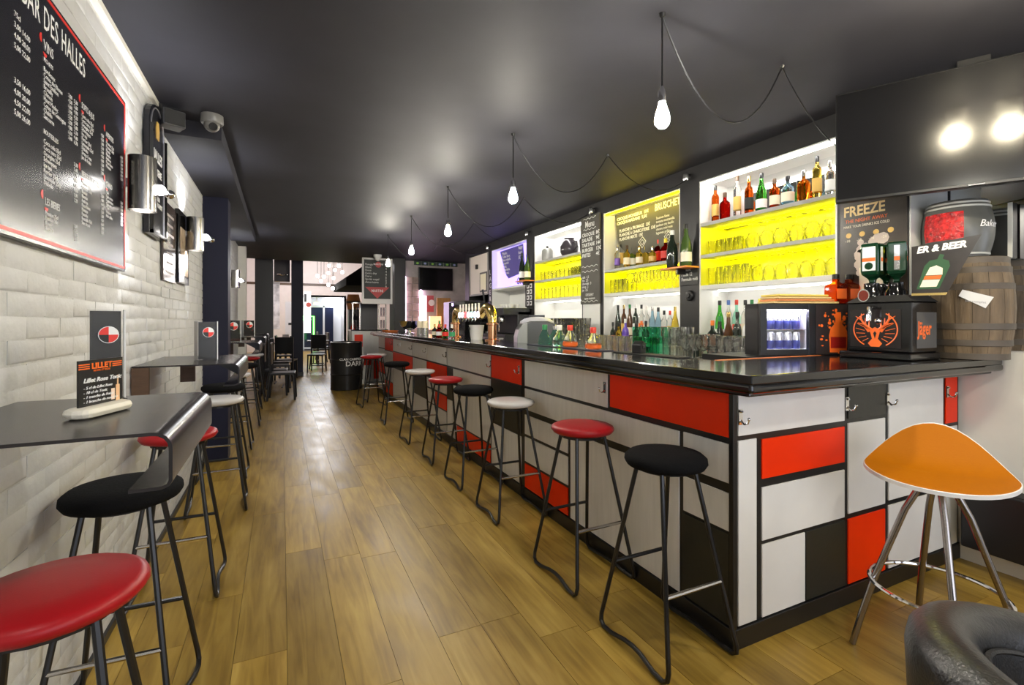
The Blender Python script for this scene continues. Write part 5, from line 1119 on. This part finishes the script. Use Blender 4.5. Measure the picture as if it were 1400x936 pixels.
obj('red_disc', B().prism(circ(.32, .80, .06, 16), 0, .002).xf(frame((0, -.006, 0), (1, 0, 0), (0, 0, 1))), MATS['dusty_red'], t)
text('MARTINI', t, WHITE, (.32, -.009, .79), (1, 0, 0), (0, 0, 1), .05, align='CENTER', bold=.001)
text('Rouge\nBlanc\nRose\nExtra dry\nFiero\nSpritz royal\nAmericano', t, CHALKW, (.06, -.0055, .78), (1, 0, 0), (0, 0, 1), .06)
text('4\n4\n4\n5\n5\n7\n6', t, CHALKW, (.46, -.0055, .70), (1, 0, 0), (0, 0, 1), .06)
for x in (.1, .5): obj('hanging_wire', B().tube([(x, 0, fh), (x, 0, 2.648 - 1.70)], .003, 5), STEEL, t)
t = thing('end_cabinet', 'red and white panelled cabinet beyond the far end of the bar', 'cabinet', (1.35, 10.75, 0))
obj('cabinet_body', B().box((0, 0, 0), (.74, .5, 1.14)), PWHITE, t)
for x0, x1, z0, z1, m in ((.05, .22, .8, 1.06, PRED), (.25, .40, .62, 1.1, PWHITE), (.25, .40, .40, .60, PRED), (.05, .22, .1, .55, PBLK), (.45, .70, .1, .5, PRED), (.45, .70, .55, 1.1, PWHITE)):
    obj('panel', B().box((x0, -.008, z0), (x1, 0, z1)), m, t)
obj('cabinet_top', B().box((-.02, -.02, 1.14), (.755, .52, 1.165)), BLACK, t)
t = thing('glass_rack', 'tall rack of hanging glasses behind the framed chalkboard', 'rack', (1.35, 10.8, 1.166))
obj('rack_back', B().box((.18, .1, 0), (.56, .14, .58)), mat('dark_rack', (.03, .028, .035), .4), t)
for x in (.02, .17, .57, .72): obj('rack_post', B().box((x, .05, 0), (x + .02, .09, .58)), STEEL, t)
obj('rack_shelf', B().box((.02, -.05, .56), (.74, .2, .58)), STEEL, t)
for i, x in enumerate((.06, .115, .61, .665)):
    for j in range(2):
        o = obj('glass_tube', B().lathe([(0, .0), (.024, 0), (.026, .012), (.02, .03), (.022, .20), (.02, .20), (.018, .03), (0, .02)], 10), glassy('frosty_glass', (.9, .9, .92), .85), t, smooth=True, loc=(x + .012, .02, .01 + .27 * j), label='clear tall glass')
# copper kettle on the far ledge
t = thing('copper_cask', 'round orange wooden cask on a tall black stand behind the chalkboard', 'cask', (1.55, 12.1, 0))
obj('stand_body', B().box((-.12, -.12, 0), (.12, .12, 1.62)), BLACKM, t)
obj('cask_body', B().lathe([(0, -.18), (.13, -.18), (.17, 0), (.13, .18), (0, .18)], 20, (0, 0, 1.80)), mat('orange_cask', (.55, .20, .05), .35), t, smooth=True)
obj('cask_band', B().lathe([(.165, -.03), (.172, 0), (.165, .03)], 20, (0, 0, 1.80), closed=True), BROWN, t, smooth=True)
t = thing('red_bottle_decanter', 'dark red carafe on the end cabinet', 'carafe', (1.42, 11.15, 1.168)); obj('carafe_body', B().lathe([(0, 0), (.045, 0), (.05, .05), (.02, .11), (.018, .17)], 14), GL['red'], t, smooth=True)

# ---------------------------------------------------------------- oil drum
t = thing('oil_drum', 'black oil drum with white lettering at the end of the bar', 'drum', (1.17, 10.15, 0))
R = .30
pr_ = [(0, 0), (R, 0), (R + .006, .008), (R, .016)]
for z in (.28, .30, .32, .58, .60, .62): pr_ += [(R, z - .012), (R + .010, z), (R, z + .012)] if z in (.30, .60) else []
pr_ += [(R, .90), (R + .008, .915), (R, .93), (R - .02, .93), (R - .025, .915), (0, .915)]
obj('drum_body', B().lathe(pr_, 36), mat('drum_black', (.018, .018, .018), .28), t, smooth=True, ang=35)
obj('drum_rim', B().lathe([(R, .922), (R + .010, .928), (R + .006, .94), (R - .014, .94)], 36, closed=True), STEEL, t, smooth=True)
def wrap(body, z, size, a0, m=WHITE):
    """lettering bent round the drum"""
    o = text(body, t, m, (0, 0, 0), (1, 0, 0), (0, 1, 0), size, bold=.001, name='drum_lettering')
    for v in o.data.vertices:
        a_ = a0 + v.co.x / (R + .003); rr = R + .011 + v.co.z * 2; v.co = (rr * math.cos(a_), rr * math.sin(a_), z + v.co.y)
wrap('CLAN CAMPBELL', .585, .062, math.radians(-121)); wrap('DARK', .475, .135, math.radians(-100))

# ---------------------------------------------------------------- back room
t = thing('bulb_cluster', 'cluster of glowing globe bulbs hanging at different heights in the back room', 'chandelier', (1.30, 15.0, 0))
obj('ceiling_plate', B().lathe([(0, 0), (.35, 0), (.35, -.03), (0, -.03)], 24, (0, 0, 4.298)), BLACKM, t)
for i, (px, py) in enumerate(((434, 377), (439, 384), (443, 378), (450, 363), (449, 373), (458, 369), (463, 363), (456, 380), (468, 372), (449, 389), (455, 394))):
    q = on_y(px, py, 15.0 + ((i * 7) % 5 - 2) * .12); loc = q - Vector((1.30, 15, 0))
    g_ = obj('globe', B().ball(tuple(loc), .048, 12, 8), emis('globe_glow', (1, .95, .88), 25), t, smooth=True)
    obj('globe_cord', B().tube([tuple(loc + Vector((0, 0, .048))), (loc.x, loc.y, 4.27)], .006, 5), BLACKM, g_)
light('back_room_lamp', 'POINT', (1.3, 16.5, 3.2), 120, (.95, .95, 1), .4)
light('back_room_lamp', 'POINT', (1.3, 21.0, 3.3), 150, (.93, .95, 1), .4)
light('recess_lamp', 'POINT', (2.2, 24.0, 2.2), 25, (.92, .95, 1), .1)
t = thing('exit_sign', 'green lit exit sign above the far dark door', 'sign', (1.45, 23.9, 2.10)); obj('sign_box', B().box((-.12, 0, 0), (.12, .05, .10)), emis('exit_glow', (.55, 1, .25), 3), t); obj('sign_bracket', B().box((-.02, .01, .10), (.02, .04, .33)), WSHELL, t)
t = thing('neon_frame', 'bright green neon strip bent into a corner by the far door', 'neon', (1.12, 20.5, 0))
obj('neon_tube', B().tube([(.02, 0, .35), (.02, 0, 1.52), (-.42, 0, 1.52)], .028, 8), emis('green_neon', (.12, 1, .10), 6), t, smooth=True)
obj('neon_inner', B().tube([(-.08, 0, 1.40), (-.42, 0, 1.40)], .018, 8), MATS['green_neon'], t)
obj('neon_post', B().box((.05, -.02, 0), (.10, .02, 1.55)), BLACKM, t)
# bright pictures on the left of the back room
p0, p1 = on_y(373, 398, 19), on_y(382, 436, 19)
t = thing('lit_picture', 'bright black and white photograph panel on the left of the back room', 'picture', (p0.x - .1, 19, 1.05)); obj('picture_sheet', B().box((-.15, 0, 0), (.32, .03, 1.6)), mat('photo_white', (.75, .75, .78), .5, var=.6, vscale=3), t, bev=.01); obj('picture_stand', B().box((.0, .03, -1.05), (.12, .06, .1)), BLACKM, t); obj('picture_cap', B().box((-.16, -.02, 1.6), (.33, .05, 1.72)), mat('photo_grey', (.3, .3, .3), .5), t)
t = thing('white_poster', 'plain white poster panel beside the bright photograph', 'poster', (.27, 19.3, 1.3)); obj('poster_sheet', B().box((-.15, 0, -.5), (.28, .03, .75)), mat('poster_white', (.85, .86, .9), .5), t)
obj('poster_stand', B().box((.0, .03, -1.3), (.12, .06, -.4)), BLACKM, t); obj('poster_print', B().box((-.05, -.004, -.1), (.2, .0, -.02)), BLACKM, t)
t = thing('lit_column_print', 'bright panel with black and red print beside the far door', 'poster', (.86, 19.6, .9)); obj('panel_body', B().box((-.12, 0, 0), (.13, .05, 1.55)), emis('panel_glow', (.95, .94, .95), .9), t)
obj('panel_print', B().prism(circ(0.05, 1.05, .09, 12), 0, .003).xf(frame((0, -.001, 0), (1, 0, 0), (0, 0, 1))), mat('coral_print', (.8, .15, .12), .5), t); obj('panel_ink', B().box((-.1, -.004, 1.15), (-.02, 0, 1.45)), BLACKM, t)
t = thing('air_unit', 'dark boxed air unit with chrome vent high on the left of the back room', 'air unit', (-.05, 13.5, 2.35)); obj('unit_body', B().box((-.12, 0, 0), (.24, .3, .62)), mat('brown_black', (.02, .012, .02), .4), t); obj('hanging_rod', B().tube([(.06, .15, .62), (.06, .15, 1.949)], .012, 6), BLACKM, t); obj('unit_vent', B().lathe([(.05, 0), (.12, .03), (.12, .05), (0, .07)], 16, (.06, -.1, .12)), CHROME, t, smooth=True)
# black chairs
def chair(loc, rz, label, first=[None]):
    if first[0]: return dup(first[0], loc, rz, label, 'black wooden chairs')
    t = thing('dining_chair', label, 'chair', loc, rz, 'black wooden chairs'); first[0] = t; m = BLACKM
    obj('seat', B().box((-.20, -.20, .43), (.20, .20, .47)), m, t, bev=.01)
    obj('backrest', B().box((-.20, .17, .60), (.20, .20, .98)), m, t, bev=.01)
    for sx in (-1, 1):
        obj('leg', B().tube([(sx * .18, -.18, .44), (sx * .19, -.20, 0)], .018, 6), m, t); obj('leg', B().tube([(sx * .18, .18, .95), (sx * .18, .18, .44), (sx * .19, .23, 0)], .018, 6), m, t)
    obj('stretcher', B().tube([(-.18, 0, .22), (.18, 0, .22)], .012, 6), m, t)
    return t
for i, (x, y, rz) in enumerate(((.02, 9.3, 1.5), (-.10, 9.9, 1.5), (-.05, 10.9, 1.6), (-.02, 11.7, 1.4), (.10, 12.4, 2.9), (.05, 13.9, 1.5), (.85, 13.9, -.3), (.95, 14.9, 1.5), (1.15, 16.6, -1.4), (1.3, 17.9, 1.6), (.15, 15.6, -1.5))):
    chair((x, y, 0), rz, f'black wooden chair in the far dining area, {ordinal(i)} from the viewer')
def btable(loc, label):
    t = thing('dining_table', label, 'table', loc, 0, 'tables in the back room')
    obj('table_top', B().box((-.3, -.35, .73), (.3, .35, .76)), BLACKM, t, bev=.004); obj('table_column', B().lathe([(.2, 0), (.2, .02), (.03, .04), (.03, .73)], 14), BLACKM, t, smooth=True)
btable((.1, 14.7, 0), 'black pedestal table between the columns of the back room'); btable((1.0, 15.8, 0), 'black pedestal table in the middle of the back room')
t = thing('white_menu_holder', 'small white folded card on the black back room table', 'card', (.1, 14.6, .761)); obj('card_sheet', B().add([(-.08, -.04, 0), (.08, -.04, 0), (.08, 0, .22), (-.08, 0, .22), (-.08, .04, 0), (.08, .04, 0)], [(0, 1, 2, 3), (3, 2, 5, 4)]), WHITE, t)

# unseen ceiling lamps: small pair read from television reflections, large globes added as fill
for i, (x, y, r_) in enumerate(((2.24, .73, .032), (2.36, .53, .032), (.95, -.75, .10), (2.6, -1.9, .10), (.4, -2.1, .10))):
    t = thing('unseen_globe', f'unseen white globe lamp lighting the front room, {ordinal(i)} from the viewer', 'lamp', (x, y, ZC - .001), 0, 'unseen globe lamps of the front room')
    obj('globe', B().ball((0, 0, -.16), r_, 18, 12), emis('fill_globe_glow', (.95, .97, 1), 8) if r_ > .06 else emis('small_globe_glow', (1, .87, .62), 500), t, smooth=True)
    obj('ceiling_rose', B().lathe([(0, 0), (.06, 0), (.05, -.05), (.02, -.11), (0, -.12)], 16), WSHELL, t, smooth=True)
